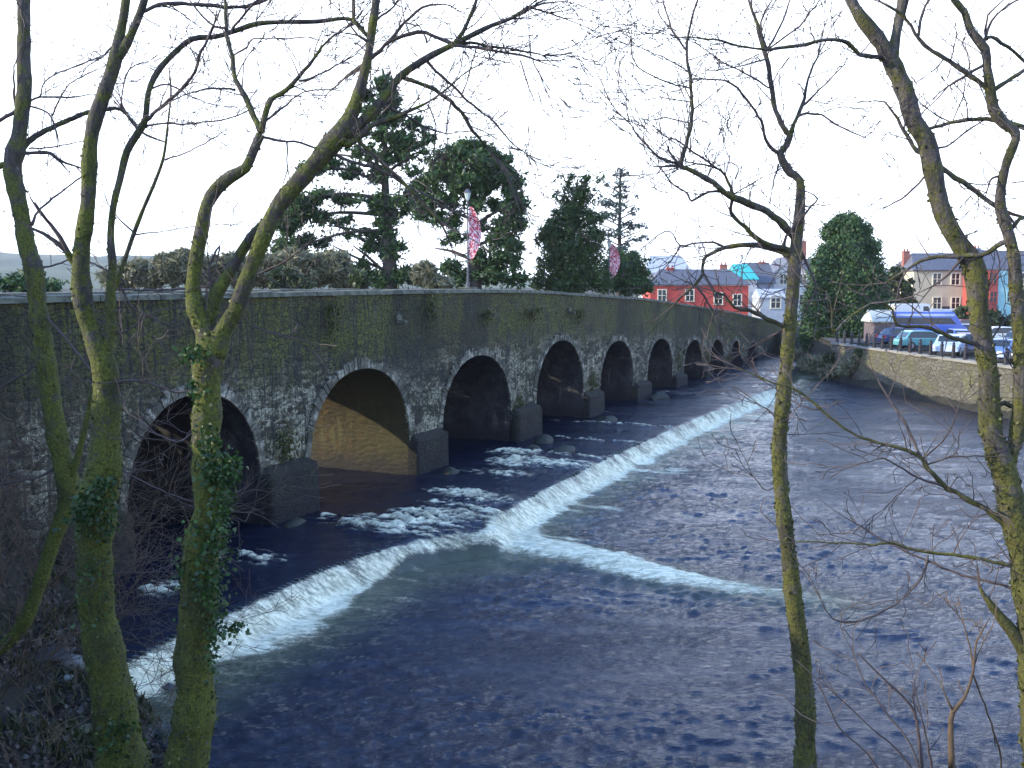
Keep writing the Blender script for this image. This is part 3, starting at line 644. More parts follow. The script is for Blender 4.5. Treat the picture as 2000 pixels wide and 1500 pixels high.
T2b = [[(286, 236, 8), (320, 204, 8), (352, 176, 8), (380, 140, 7), (388, 108, 7), (404, 80, 6)], [(284, 246, 6), (320, 240, 4), (368, 242, 4), (440, 232, 3), (484, 216, 3)],
 [(278, 24, 8), (312, 8, 8), (344, 7, 8), (400, 10, 8), (468, 14, 8), (516, 0, 8), (560, -20, 6)], [(272, 254, 6), (262, 240, 5), (248, 222, 5)], [(232, 80, 5), (200, 110, 3), (170, 130, 2)],
 [(150, 520, 16), (138, 505, 16), (130, 490, 14)], [(290, 175, 5), (330, 165, 4), (366, 185, 3), (400, 200, 2)], [(236, 210, 4), (246, 150, 3), (262, 128, 3), (290, 120, 2)],
 [(172, 640, 5), (240, 650, 4), (300, 610, 3), (370, 600, 3)], [(205, 760, 7), (240, 744, 6), (290, 748, 5), (340, 766, 4)], [(228, 760, 4), (250, 700, 3), (262, 670, 2)], [(215, 900, 5), (260, 930, 4), (330, 965, 4), (400, 985, 3)], [(190, 1130, 4), (215, 1120, 4), (290, 1118, 3)]]
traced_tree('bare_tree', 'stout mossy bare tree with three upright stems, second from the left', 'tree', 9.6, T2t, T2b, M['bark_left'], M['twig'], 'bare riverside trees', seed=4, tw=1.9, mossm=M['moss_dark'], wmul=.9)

T3t = [[(362, 1560, 104), (363, 1500, 98), (375, 1430, 92), (380, 1390, 90), (383, 1340, 82), (374, 1277, 72), (386, 1207, 76), (390, 1115, 80), (396, 1050, 72), (408, 990, 62), (404, 920, 62), (402, 850, 62), (406, 780, 57), (403, 727, 62), (412, 680, 66), (400, 645, 44), (384, 605, 38), (377, 560, 30), (384, 500, 28), (396, 440, 28), (404, 400, 28), (424, 368, 28), (452, 344, 25), (480, 328, 24), (496, 292, 20), (509, 262, 19)],
 [(415, 690, 56), (436, 645, 42), (461, 605, 33), (474, 568, 32), (492, 520, 31), (516, 460, 34), (540, 408, 34), (572, 368, 36), (608, 328, 38), (640, 290, 41), (668, 256, 40), (690, 215, 30), (705, 168, 23), (715, 128, 20), (721, 100, 18), (726, 60, 17), (735, 0, 16), (740, -50, 14)],
 [(412, 680, 36), (404, 650, 32), (412, 605, 30), (424, 570, 30), (444, 540, 27), (472, 492, 22), (500, 452, 20), (524, 428, 18), (546, 402, 12)],
 [(676, 266, 24), (700, 244, 24), (718, 228, 22), (750, 191, 18), (782, 149, 16), (817, 124, 15), (845, 107, 14), (880, 90, 12), (915, 72, 11), (960, 50, 9), (1000, 35, 8), (1030, 15, 7)]]
T3b = [[(510, 260, 12), (496, 228, 12), (480, 188, 11), (460, 156, 10), (454, 112, 9), (444, 72, 9), (440, 24, 7), (438, -30, 5)], [(510, 258, 13), (516, 228, 13), (528, 196, 12), (560, 176, 10), (584, 148, 9), (612, 116, 7), (640, 80, 5), (680, 52, 3)],
 [(584, 158, 6), (620, 148, 4), (664, 124, 3)], [(516, 240, 5), (560, 204, 4), (592, 180, 3), (628, 176, 3), (652, 176, 2)], [(514, 268, 6), (560, 276, 5), (588, 278, 5), (618, 290, 4)], [(560, 278, 4), (561, 310, 3), (562, 330, 3)],
 [(460, 176, 5), (432, 172, 5), (396, 176, 4), (360, 186, 3)], [(456, 108, 4), (484, 92, 4), (496, 76, 3), (560, 76, 3), (600, 72, 2)], [(440, 54, 6), (420, 52, 5), (388, 24, 4), (370, 0, 3)], [(452, 60, 6), (480, 24, 5), (504, 0, 4)],
 [(672, 284, 14), (698, 271, 13), (729, 243, 12), (768, 229, 10), (796, 219, 8), (827, 205, 6), (855, 187, 4), (900, 150, 3), (930, 130, 3)],
 [(784, 149, 9), (817, 163, 9), (848, 175, 9), (880, 198, 8), (908, 229, 8), (925, 257, 7), (950, 285, 5), (964, 303, 4)], [(834, 118, 6), (862, 149, 6), (887, 170, 6), (915, 198, 5), (943, 222, 4), (967, 240, 4), (995, 275, 3), (1027, 300, 2)],
 [(745, 206, 7), (782, 219, 6), (810, 236, 5), (845, 254, 4), (873, 261, 3), (897, 257, 2)], [(700, 276, 9), (747, 317, 8), (782, 352, 8), (827, 397, 7), (859, 432, 6)], [(650, 300, 6), (700, 320, 7), (740, 330, 6), (790, 360, 5), (850, 390, 4)],
 [(886, 88, 9), (920, 84, 7), (965, 92, 6), (1010, 98, 5), (1060, 108, 3)], [(885, 87, 8), (830, 64, 8), (790, 70, 8), (762, 80, 8), (735, 104, 8), (722, 118, 8)], [(760, 80, 6), (790, 45, 6), (826, 15, 5), (870, 8, 3), (890, 18, 2)],
 [(880, 92, 9), (896, 74, 9), (920, 30, 8), (930, 0, 7), (935, -30, 6)], [(882, 88, 7), (930, 92, 7), (970, 100, 6), (1020, 108, 5), (1044, 116, 4)], [(1028, 12, 5), (1060, 22, 4), (1100, 35, 3)], [(1000, 36, 4), (1060, 8, 4), (1110, 4, 2)], [(718, 70, 9), (700, 52, 8), (690, 36, 8), (692, 0, 7), (700, -30, 5)], [(735, 40, 5), (770, 10, 4), (790, -20, 3)],
 [(725, 88, 6), (700, 70, 5)], [(834, 84, 5), (826, 62, 3), (812, 45, 2)], [(1016, 118, 3), (1030, 160, 3), (1042, 195, 2)], [(1040, 118, 3), (1052, 140, 2)],
 [(930, 95, 3), (900, 190, 3), (880, 178, 2)], [(835, 205, 4), (850, 240, 3), (848, 290, 2)], [(462, 600, 5), (500, 640, 3), (560, 655, 2)], [(410, 800, 6), (360, 860, 4), (310, 850, 3)], [(400, 985, 4), (430, 1000, 4), (490, 1000, 2)], [(415, 560, 6), (408, 520, 5), (430, 480, 4), (425, 500, 3)]]
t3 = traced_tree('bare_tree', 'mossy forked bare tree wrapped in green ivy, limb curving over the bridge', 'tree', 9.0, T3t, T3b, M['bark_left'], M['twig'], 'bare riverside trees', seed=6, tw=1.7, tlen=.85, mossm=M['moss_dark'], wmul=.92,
 extra_twigs=[(1000, 36, 0, 5), (1030, 15, 10, 5), (1060, 108, -20, 4), (1027, 300, -40, 3), (964, 303, -50, 3), (950, 285, -30, 2), (905, 100, -60, 3), (680, 52, 40, 3), (664, 124, 10, 3), (435, 0, 60, 3), (560, 43, 60, 2), (500, 40, 70, 3)])
# ivy on the trunk
def ivy(spots, D, n, label, size=.055):
    C = []
    for (x, y, rx, ry, k) in spots:
        c = at_depth(x, y, D); a = rng.normal(size=(int(k*n), 3))*.5
        a[:, 0] *= rx*D/FPX*1.1; a[:, 2] *= ry*D/FPX*1.1; a[:, 1] = a[:, 1]*.24-.2; C.append(a+np.array(c))
    C = np.concatenate(C); b = C.mean(0); b[2] = C[:, 2].min()
    o = quads_mesh('ivy', leafquads(C-b, size, 1.15), M['ivy']); o.location = b; tag(o, label, 'ivy'); return o
ivy([(418, 870, 12, 45, .8), (440, 915, 24, 40, 1.6), (462, 915, 14, 22, 1.0), (448, 985, 16, 50, 1.1), (432, 1060, 28, 50, 1.1), (425, 1130, 34, 50, 1.0), (435, 1190, 14, 50, .6), (470, 1215, 24, 8, .3), (400, 1050, 18, 70, .4), (365, 1100, 10, 40, .25), (425, 1270, 10, 45, .35), (392, 690, 26, 14, .5), (398, 760, 14, 30, .2)], 8.95, 260, 'green ivy climbing the right side of the forked mossy tree trunk', .042)
ivy([(196, 975, 30, 26, .8), (215, 940, 20, 16, .5), (180, 1000, 26, 22, .6), (225, 1010, 24, 30, .5), (245, 1420, 34, 50, .7), (200, 1100, 30, 120, .5)], 9.5, 240, 'small ivy and moss collar round the stout three-stemmed tree', .045)
C = []
for (x0, y0, x1, y1, r_, n_) in [(402, 850, 410, 690, 33, 260), (440, 640, 500, 510, 18, 150), (384, 600, 384, 500, 17, 110), (205, 900, 208, 720, 32, 200), (640, 288, 690, 235, 22, 70), (190, 1250, 190, 1050, 42, 160)]:
    pass

T4t = [[(1574, 1560, 54), (1573, 1500, 51), (1573, 1440, 48), (1573, 1390, 45), (1569, 1317, 40), (1560, 1243, 39), (1550, 1170, 39), (1538, 1060, 34), (1530, 1000, 34), (1524, 933, 32), (1522, 867, 32), (1528, 800, 33), (1536, 707, 29), (1543, 630, 30), (1549, 560, 28), (1555, 480, 28), (1559, 440, 25), (1563, 400, 20), (1562, 352, 18), (1544, 338, 18), (1532, 320, 17), (1524, 300, 16), (1536, 284, 15), (1544, 262, 14)]]
T4b = [[(1543, 262, 12), (1530, 250, 11), (1516, 216, 11), (1506, 168, 11), (1498, 116, 11), (1488, 88, 9), (1480, 48, 7), (1468, 20, 6), (1460, -10, 5)], [(1499, 100, 6), (1486, 60, 5), (1490, 30, 4), (1508, 0, 3)],
 [(1544, 262, 10), (1552, 240, 9), (1568, 204, 8), (1576, 168, 6), (1584, 140, 5), (1598, 108, 4)], [(1568, 206, 5), (1582, 194, 5), (1600, 176, 4), (1628, 148, 3), (1650, 125, 2)], [(1558, 228, 6), (1575, 222, 5), (1604, 224, 4), (1628, 240, 4), (1660, 256, 3), (1688, 268, 2)],
 [(1524, 298, 8), (1510, 292, 8), (1496, 272, 7), (1486, 236, 6), (1468, 208, 5), (1440, 172, 5), (1416, 158, 4), (1372, 154, 3)], [(1502, 172, 4), (1456, 144, 4), (1408, 120, 3), (1360, 84, 2)], [(1496, 116, 4), (1448, 128, 3), (1388, 138, 2)],
 [(1497, 98, 4), (1560, 52, 4), (1600, 0, 3)], [(1497, 100, 5), (1530, 40, 4), (1545, -10, 3)],
 [(1552, 462, 18), (1520, 430, 17), (1488, 408, 16), (1448, 392, 15), (1416, 376, 13), (1380, 348, 12), (1332, 326, 10)],
 [(1331, 326, 10), (1330, 312, 10), (1340, 280, 9), (1350, 240, 8), (1352, 200, 8), (1348, 152, 7), (1340, 100, 6), (1348, 52, 5), (1360, 8, 4), (1370, -20, 3)], [(1340, 98, 5), (1316, 64, 5), (1304, 32, 4), (1292, -10, 3)], [(1346, 172, 4), (1288, 156, 3), (1240, 124, 3), (1234, 92, 2)], [(1346, 142, 3), (1312, 120, 3), (1280, 106, 2)],
 [(1332, 322, 6), (1288, 308, 5), (1252, 272, 4), (1232, 244, 3), (1208, 222, 2)], [(1345, 240, 3), (1300, 230, 3), (1270, 235, 2)], [(1352, 200, 3), (1320, 195, 3), (1292, 190, 2)],
 [(1545, 492, 13), (1530, 486, 12), (1488, 472, 10), (1456, 444, 9), (1428, 416, 8), (1430, 380, 7), (1416, 344, 6), (1392, 324, 5), (1360, 320, 4)], [(1429, 376, 6), (1384, 374, 5), (1352, 392, 5), (1344, 380, 4), (1316, 360, 3), (1288, 328, 3)], [(1400, 330, 5), (1345, 290, 4), (1310, 270, 3), (1292, 285, 2)], [(1436, 350, 4), (1444, 330, 3), (1430, 318, 3), (1410, 322, 2)],
 [(1532, 484, 8), (1536, 460, 7), (1560, 432, 6), (1584, 404, 5), (1596, 388, 4), (1580, 376, 2)],
 [(1543, 500, 14), (1530, 492, 13), (1496, 482, 12), (1456, 478, 12), (1416, 484, 10), (1388, 496, 8), (1374, 508, 8), (1372, 536, 7), (1358, 556, 7), (1336, 576, 5), (1312, 600, 3)], [(1358, 556, 6), (1376, 580, 5), (1396, 612, 4)], [(1374, 534, 5), (1390, 560, 4), (1400, 590, 3)], [(1414, 482, 5), (1380, 472, 4), (1328, 480, 4), (1316, 460, 3), (1298, 452, 3), (1260, 480, 2)], [(1328, 480, 4), (1312, 508, 3)],
 [(1564, 490, 6), (1588, 540, 5), (1594, 568, 5), (1570, 610, 3)], [(1534, 640, 11), (1488, 618, 9), (1460, 604, 8), (1436, 602, 7), (1416, 578, 5), (1392, 568, 4)], [(1536, 640, 5), (1430, 690, 4), (1400, 640, 2)], [(1524, 830, 4), (1500, 800, 3), (1480, 790, 2)], [(1520, 940, 4), (1500, 960, 3), (1470, 930, 2)], [(1562, 400, 4), (1580, 404, 3)], [(1520, 320, 4), (1512, 350, 4), (1508, 370, 2)]]
traced_tree('bare_tree', 'single slender mossy bare tree with sunlit trunk and twisted left limbs', 'tree', 9.2, T4t, T4b, M['bark'], M['twig'], 'bare riverside trees', wmul=.9, seed=7, tw=1.5, tlen=.75,
 extra_twigs=[(1348, 300, 100, 5), (1332, 326, 150, 6), (1380, 350, 80, 4), (1416, 345, 60, 3), (1460, -10, 90, 3), (1208, 222, 140, 2), (1598, 108, 60, 3), (1372, 154, 170, 3), (1430, 380, 30, 3)])

T5t = [[(2050, 1620, 100), (2040, 1500, 92), (2024, 1250, 76), (2008, 1133, 66), (1990, 1040, 62), (1978, 1000, 60), (1964, 930, 56), (1944, 867, 50), (1935, 840, 46), (1932, 787, 44), (1931, 733, 42), (1923, 680, 40), (1912, 620, 42), (1908, 560, 45), (1900, 516, 46), (1876, 480, 43), (1852, 440, 38), (1836, 400, 37), (1826, 352, 38), (1818, 312, 40), (1808, 272, 40), (1784, 236, 38), (1772, 192, 36), (1756, 152, 35), (1738, 114, 37), (1722, 86, 32), (1704, 62, 28), (1680, 32, 26), (1662, 0, 22), (1645, -40, 18)],
 [(1742, 120, 26), (1748, 80, 22), (1754, 48, 21), (1764, 0, 24), (1770, -50, 20)],
 [(1968, 945, 26), (1977, 888, 26), (1988, 840, 32), (1993, 787, 32), (1993, 680, 30), (1988, 600, 29), (1984, 560, 27), (1980, 500, 26), (1968, 452, 25), (1954, 404, 22), (1956, 360, 20), (1968, 312, 18), (1984, 272, 18), (1978, 252, 24), (1960, 240, 24), (1940, 212, 23), (1934, 172, 21), (1928, 132, 18), (1924, 96, 18), (1896, 60, 17), (1884, 24, 15), (1864, 0, 14), (1850, -40, 12)]]
T5b = [[(1728, 114, 10), (1714, 112, 10), (1680, 106, 9), (1656, 84, 9), (1616, 78, 8), (1560, 90, 8), (1504, 96, 7), (1472, 96, 5), (1424, 84, 5), (1380, 76, 4), (1320, 72, 2)], [(1812, 305, 12), (1792, 294, 10), (1778, 276, 9), (1760, 244, 7), (1728, 200, 4), (1696, 198, 2)], [(1828, 342, 7), (1804, 348, 5), (1772, 380, 4), (1736, 402, 3)],
 [(1828, 322, 14), (1840, 330, 12), (1880, 356, 11), (1920, 384, 11), (1948, 404, 12)], [(1800, 256, 9), (1812, 252, 8), (1856, 240, 8), (1908, 232, 9), (1960, 238, 11), (2010, 252, 12), (2060, 265, 10)], [(1815, 296, 5), (1860, 280, 4), (1888, 256, 4), (1920, 236, 3)],
 [(1976, 470, 11), (1956, 476, 11), (1920, 496, 10), (1880, 500, 10), (1816, 504, 8), (1776, 524, 6), (1732, 552, 4)], [(1880, 502, 7), (1850, 540, 5), (1820, 560, 3)], [(1776, 522, 4), (1755, 560, 3), (1750, 590, 2)],
 [(1934, 180, 13), (1928, 172, 12), (1896, 148, 11), (1856, 120, 10), (1820, 100, 9), (1796, 76, 8), (1772, 40, 7), (1752, 20, 6), (1720, 4, 4)], [(1794, 70, 7), (1800, 28, 6), (1816, 0, 6), (1825, -20, 5)], [(1942, 176, 10), (1976, 152, 9), (2010, 132, 8)],
 [(1926, 122, 7), (1888, 148, 6), (1852, 168, 4)], [(1926, 76, 9), (1936, 72, 8), (1968, 92, 7), (2010, 130, 6)], [(1950, 346, 6), (1946, 346, 5), (1934, 352, 4), (1928, 372, 3)], [(1974, 450, 9), (1990, 428, 9), (2020, 420, 8)], [(1920, 90, 6), (1936, 40, 5), (1970, 10, 4), (2010, -10, 3)], [(1925, 70, 5), (1930, 30, 4), (1960, 0, 3)],
 [(1856, 238, 4), (1830, 225, 3), (1800, 205, 2)], [(1890, 236, 4), (1888, 200, 3), (1870, 170, 2)], [(1860, 240, 3), (1880, 190, 3), (1885, 160, 2)],
 [(1984, 1045, 15), (1958, 1020, 14), (1927, 995, 13), (1903, 983, 13), (1873, 965, 12), (1841, 947, 11), (1807, 907, 10), (1796, 891, 9), (1756, 875, 8), (1713, 864, 7), (1673, 851, 6), (1647, 835, 6), (1607, 803, 6), (1553, 760, 5), (1500, 744, 4), (1440, 718, 2)], [(1798, 892, 8), (1777, 845, 7), (1759, 811, 6), (1727, 765, 5), (1708, 728, 3)],
 [(1800, 896, 4), (1828, 875, 4), (1855, 843, 3), (1865, 821, 3), (1873, 790, 2)], [(1808, 908, 5), (1844, 896, 4), (1873, 891, 4), (1916, 891, 3)], [(1841, 949, 6), (1793, 933, 5), (1753, 909, 4), (1727, 896, 4), (1687, 904, 2)], [(1793, 932, 4), (1760, 960, 3), (1735, 985, 2)], [(1600, 800, 4), (1560, 790, 3), (1480, 735, 2)],
 [(1992, 1110, 9), (1980, 1108, 8), (1922, 1093, 8), (1848, 1082, 8), (1793, 1075, 7), (1738, 1060, 6), (1705, 1064, 4), (1647, 1060, 4), (1555, 1058, 3)], [(1995, 1155, 8), (1980, 1150, 7), (1922, 1133, 6), (1867, 1119, 6), (1812, 1095, 6), (1757, 1071, 4), (1672, 1023, 3)], [(1812, 1084, 5), (1804, 1119, 5), (1771, 1163, 4), (1727, 1192, 4), (1683, 1210, 4), (1643, 1214, 4), (1617, 1199, 3), (1603, 1170, 3)],
 [(2030, 1300, 40), (2005, 1275, 36), (1973, 1229, 28), (1940, 1188, 17), (1914, 1148, 6)], [(1935, 845, 12), (1950, 790, 13), (1985, 795, 12), (2020, 800, 12)], [(1908, 672, 10), (1880, 666, 9), (1850, 656, 9), (1830, 646, 9), (1800, 638, 8), (1750, 634, 6), (1744, 606, 5), (1712, 590, 5), (1660, 618, 5), (1628, 648, 5), (1624, 596, 4), (1612, 572, 4), (1575, 560, 3)],
 [(1922, 690, 5), (1950, 640, 4), (1975, 615, 3)], [(1935, 700, 4), (1960, 690, 3), (1975, 715, 3)], [(1912, 620, 5), (1930, 560, 3)], [(1888, 492, 6), (1884, 465, 5), (1900, 455, 2)]]
traced_tree('bare_tree', 'large mossy bare tree with two thick stems at the right edge of the view', 'tree', 8.6, T5t, T5b, M['bark'], M['twig'], 'bare riverside trees', wmul=.9, seed=8, tw=1.5, tlen=.6)

def hit_ground(px, py, zmin=None):
    r_ = ray(px, py); tt = np.linspace(4, 45, 900); X_ = r_.x*tt; Y_ = r_.y*tt; Z_ = CAMH+r_.z*tt; G_ = np.maximum(ground_h(X_, Y_), -WL-.1); k_ = int(np.argmax(Z_ < G_))
    return Vector((X_[k_], Y_[k_], G_[k_]))
# saplings and brush on the near bank
SPt = [[(1859, 1540, 15), (1859, 1500, 14), (1857, 1427, 12), (1861, 1390, 10), (1885, 1361, 6), (1901, 1309, 5), (1907, 1254, 4), (1933, 1207, 2)]]
SPb = [[(1901, 1309, 5), (1896, 1265, 3), (1883, 1221, 2)], [(1901, 1318, 4), (1925, 1379, 4), (1951, 1463, 4), (1960, 1540, 4)], [(1862, 1388, 6), (1848, 1360, 3), (1840, 1340, 2)]]
traced_tree('sapling', 'thin pale forked sapling at the bottom right corner against the river', 'sapling', 6.2, SPt, SPb, M['twig_brown'], M['twig_brown'], 'saplings on the near bank', seed=9, tw=.7, tlen=.35)
SQt = [[(1805, 1560, 9), (1801, 1500, 8), (1793, 1427, 7), (1786, 1390, 6), (1764, 1361, 5), (1720, 1320, 4), (1676, 1276, 3)]]
SQb = [[(1786, 1390, 4), (1784, 1346, 3), (1790, 1320, 2)], [(1810, 1540, 5), (1779, 1456, 4), (1735, 1397, 4), (1691, 1335, 3), (1672, 1291, 2)], [(1800, 1530, 5), (1757, 1471, 4), (1691, 1412, 3), (1621, 1346, 2)], [(1830, 1560, 6), (1810, 1440, 4), (1800, 1400, 2)], [(1760, 1560, 5), (1700, 1480, 4), (1640, 1420, 3), (1610, 1360, 2)]]
traced_tree('sapling', 'dark many-stemmed sapling leaning left just beside the mossy slender trunk', 'sapling', 6.8, SQt, SQb, M['twig'], M['twig'], 'saplings on the near bank', seed=10, tw=1.0, tlen=.4)
def shrub(x, y, D, n, hgt, label, seed, lean=0, mat='twig_brown', grp='leafless shrubs on the left bank'):
    random.seed(seed); p = at_depth(x, y, D); g = gh(p.x, p.y); root = empty('leafless_shrub', (p.x, p.y, g-.05)); tag(root, label, 'shrub', grp)
    mb = MB()
    for k in range(n):
        a = random.uniform(0, 6.28); d_ = Vector((math.cos(a)*.55+lean, math.sin(a)*.55, 1)).normalized()
        pts = [Vector((random.uniform(-.2, .2), random.uniform(-.2, .2), 0))]; dd = d_; r = random.uniform(.006, .012); rad = [r]
        for j in range(9):
            dd = (dd+rvec()*.16+Vector((lean*.12, 0, -.05))).normalized(); pts.append(pts[-1]+dd*hgt/8*random.uniform(.7, 1.2)); rad.append(r*(1-.09*j))
            if j > 1 and random.random() < .75: twig(mb, pts[-1], (dd+rvec()*.8).normalized(), hgt*random.uniform(.2, .45), r*.5, 2, .02)
        mb.tube(pts, rad, 4)
    mb.build('stems', M[mat], root); return root
for i, (x, y, D, n, h_, ln, lb) in enumerate([(60, 980, 19, 8, 3.0, .2, 'brown leafless shrub high on the slope right of the leftmost trunk'), (-60, 1180, 14, 12, 3.2, .3, 'dense leafless shrub at the left edge below the leaning stem'), (40, 1120, 16, 11, 3.6, .25, 'tall tangled brown shrub behind the leftmost leaning stem'), (150, 1200, 14.5, 3, 2.0, .15, 'brown leafless shrub between the two leftmost trunks'), (-40, 1000, 18, 12, 4.0, .3, 'leafless shrub against the bridge wall at the far left'),
        (270, 1230, 15.8, 3, 2.2, .2, 'sparse thin shrub growing between the stout tree and the ivy-clad tree'), (20, 1340, 11.5, 7, 1.3, .3, 'low dead shrub on the stony bank in the lower left corner'), (330, 1260, 14.5, 2, 1.5, .3, 'small thin shrub at the water edge beside the weir end'), (90, 1150, 20.0, 9, 3.4, .2, 'brown shrub on the slope under the bridge wall')]):
    shrub(x, y, D, n, h_, lb, 40+i, ln)
for i, (x, y, D, h_, lb) in enumerate([(1700, 1700, 5.2, .9, 'wispy dark brush at the bottom edge beside the slender trunk'), (1960, 1680, 5.6, 1.1, 'wispy brush at the bottom right corner below the large tree')]):
    shrub(x, y, D, 6, h_, lb, 60+i, -.2, 'twig', 'brush on the near bank')

# rocks and litter on the left shore
def rock(loc, s, mat, label, seed):
    random.seed(seed); bm = bmesh.new(); bmesh.ops.create_icosphere(bm, subdivisions=3, radius=1)
    k = [rvec() for _ in range(9)]; kk = [random.uniform(.62, .95) for _ in range(9)]
    for v in bm.verts:
        for a, b in zip(k, kk):
            dd = v.co.dot(a)
            if dd > b: v.co -= a*(dd-b)
        v.co += rvec()*.012; v.co.x *= s[0]; v.co.y *= s[1]; v.co.z *= s[2]
    me = bpy.data.meshes.new('rock'); bm.to_mesh(me); bm.free(); me.materials.append(mat); o = bpy.data.objects.new('rock', me); o.location = loc; link(o)
    tag(o, label, 'rock', 'stones on the left shore'); return o
M['rock_pale'] = simple('pale_rock', (.13, .14, .13), .85, .3, 4); M['rock_grey'] = simple('wet_grey_rock', (.025, .024, .023), .6, .4, 4); M['rock_moss'] = simple('ochre_rock', (.08, .08, .035), .85, .35, 3)
for i, (x, y, D, s, m_, lb) in enumerate([(142, 1296, 17.4, (.26, .2, .17), 'rock_pale', 'pale boulder left of the stout tree at the shore'), (255, 1318, 17.0, (.17, .2, .22), 'rock_moss', 'ochre upright boulder just right of the stout trunk'),
        (305, 1318, 16.9, (.42, .3, .22), 'rock_grey', 'long dark wet boulder between the stout tree and the ivy-clad tree'), (312, 1352, 16.2, (.36, .3, .2), 'rock_grey', 'dark rounded boulder just below the long wet one'), (95, 1278, 18.0, (.45, .3, .12), 'rock_grey', 'flat grey slab left of the pale boulder'),
        (165, 1425, 13.6, (.17, .15, .11), 'rock_moss', 'small mossy stone low on the bank left of the stout trunk'), (130, 1320, 16.2, (.13, .12, .07), 'rock_pale', 'small pale stone below the pale boulder'), (30, 1312, 15.5, (.07, .06, .04), 'rock_pale', 'tiny white stone at the far left of the shore'), (180, 1340, 15.6, (.12, .1, .08), 'rock_grey', 'small grey stone against the stout trunk'), (120, 1440, 12.8, (.1, .09, .06), 'rock_grey', 'small dark stone beside the mossy stone'), (60, 1400, 13.2, (.09, .08, .05), 'rock_grey', 'small dark stone among the litter in the lower left')]):
    p = hit_ground(x, y+8); rock((p.x, p.y, p.z+s[2]*.3), s, M[m_], lb, 90+i)
M['rock_algae'] = simple('algae_covered_rock', (.014, .018, .007), .7, .6, 2, bump=.8)
for i, (x, y, s_, lb) in enumerate([(880, 925, (.55, .35, .16), 'mossy rock at the foot of the pier right of the golden lit arch'), (1065, 862, (.9, .5, .2), 'dark wet rock just below the fourth arch'), (1100, 882, (1.2, .5, .14), 'long low mossy rock in the rapids below the fourth arch'), (1040, 880, (.5, .4, .15), 'mossy rock left of the long low rock below the fourth arch'),
        (1185, 822, (1.3, .6, .18), 'low mossy rock below the fifth arch'), (1290, 778, (1.4, .7, .25), 'dark rock below the sixth arch'), (575, 1025, (.5, .3, .12), 'flat dark rock at the foot of the first pier')]):
    p = at_z(x, y, -.02); o = rock((p.x, p.y, -.06), (s_[0], s_[1]*.9, s_[2]*1.9), M['rock_algae'], lb, 120+i); o['group'] = 'rocks at the feet of the bridge piers'; o.rotation_euler[2] = math.pi/2-BR
# scattered leaf and stone litter with grass on the near bank
P = []; k = 0
xs = rng.uniform(-16, 3, 60000); yy = rng.uniform(6, 20, 60000); dd = sdist(xs, yy); keep = (dd > .0) & (fbm(xs*1.2, yy*1.2, 3, 12) > .38); xs, yy = xs[keep][:26000], yy[keep][:26000]
C = np.stack([xs, yy, ground_h(xs, yy)+.03], 1); M['litter'] = leafmat('leaf_litter', (.02, .016, .012), (.14, .12, .10), .1)
o = quads_mesh('leaf_litter', leafquads(C, .085, 1.4), M['litter']); tag(o, 'brown leaf litter and twig debris over the left bank', 'leaf litter', kind='stuff')
xs = rng.uniform(-16, 8, 50000); yy = rng.uniform(4, 21, 50000); dd = sdist(xs, yy); keep = (dd > .25) & (fbm(xs*.7, yy*.7, 3, 33) > .52); xs, yy = xs[keep][:14000], yy[keep][:14000]
C = np.stack([xs, yy, ground_h(xs, yy)+.07], 1); o = quads_mesh('grass', leafquads(C, .05, 5.5, updir=np.array([0, 0, 1.3])), M['grass']); tag(o, 'short rough grass growing on the near bank', 'grass', kind='stuff')

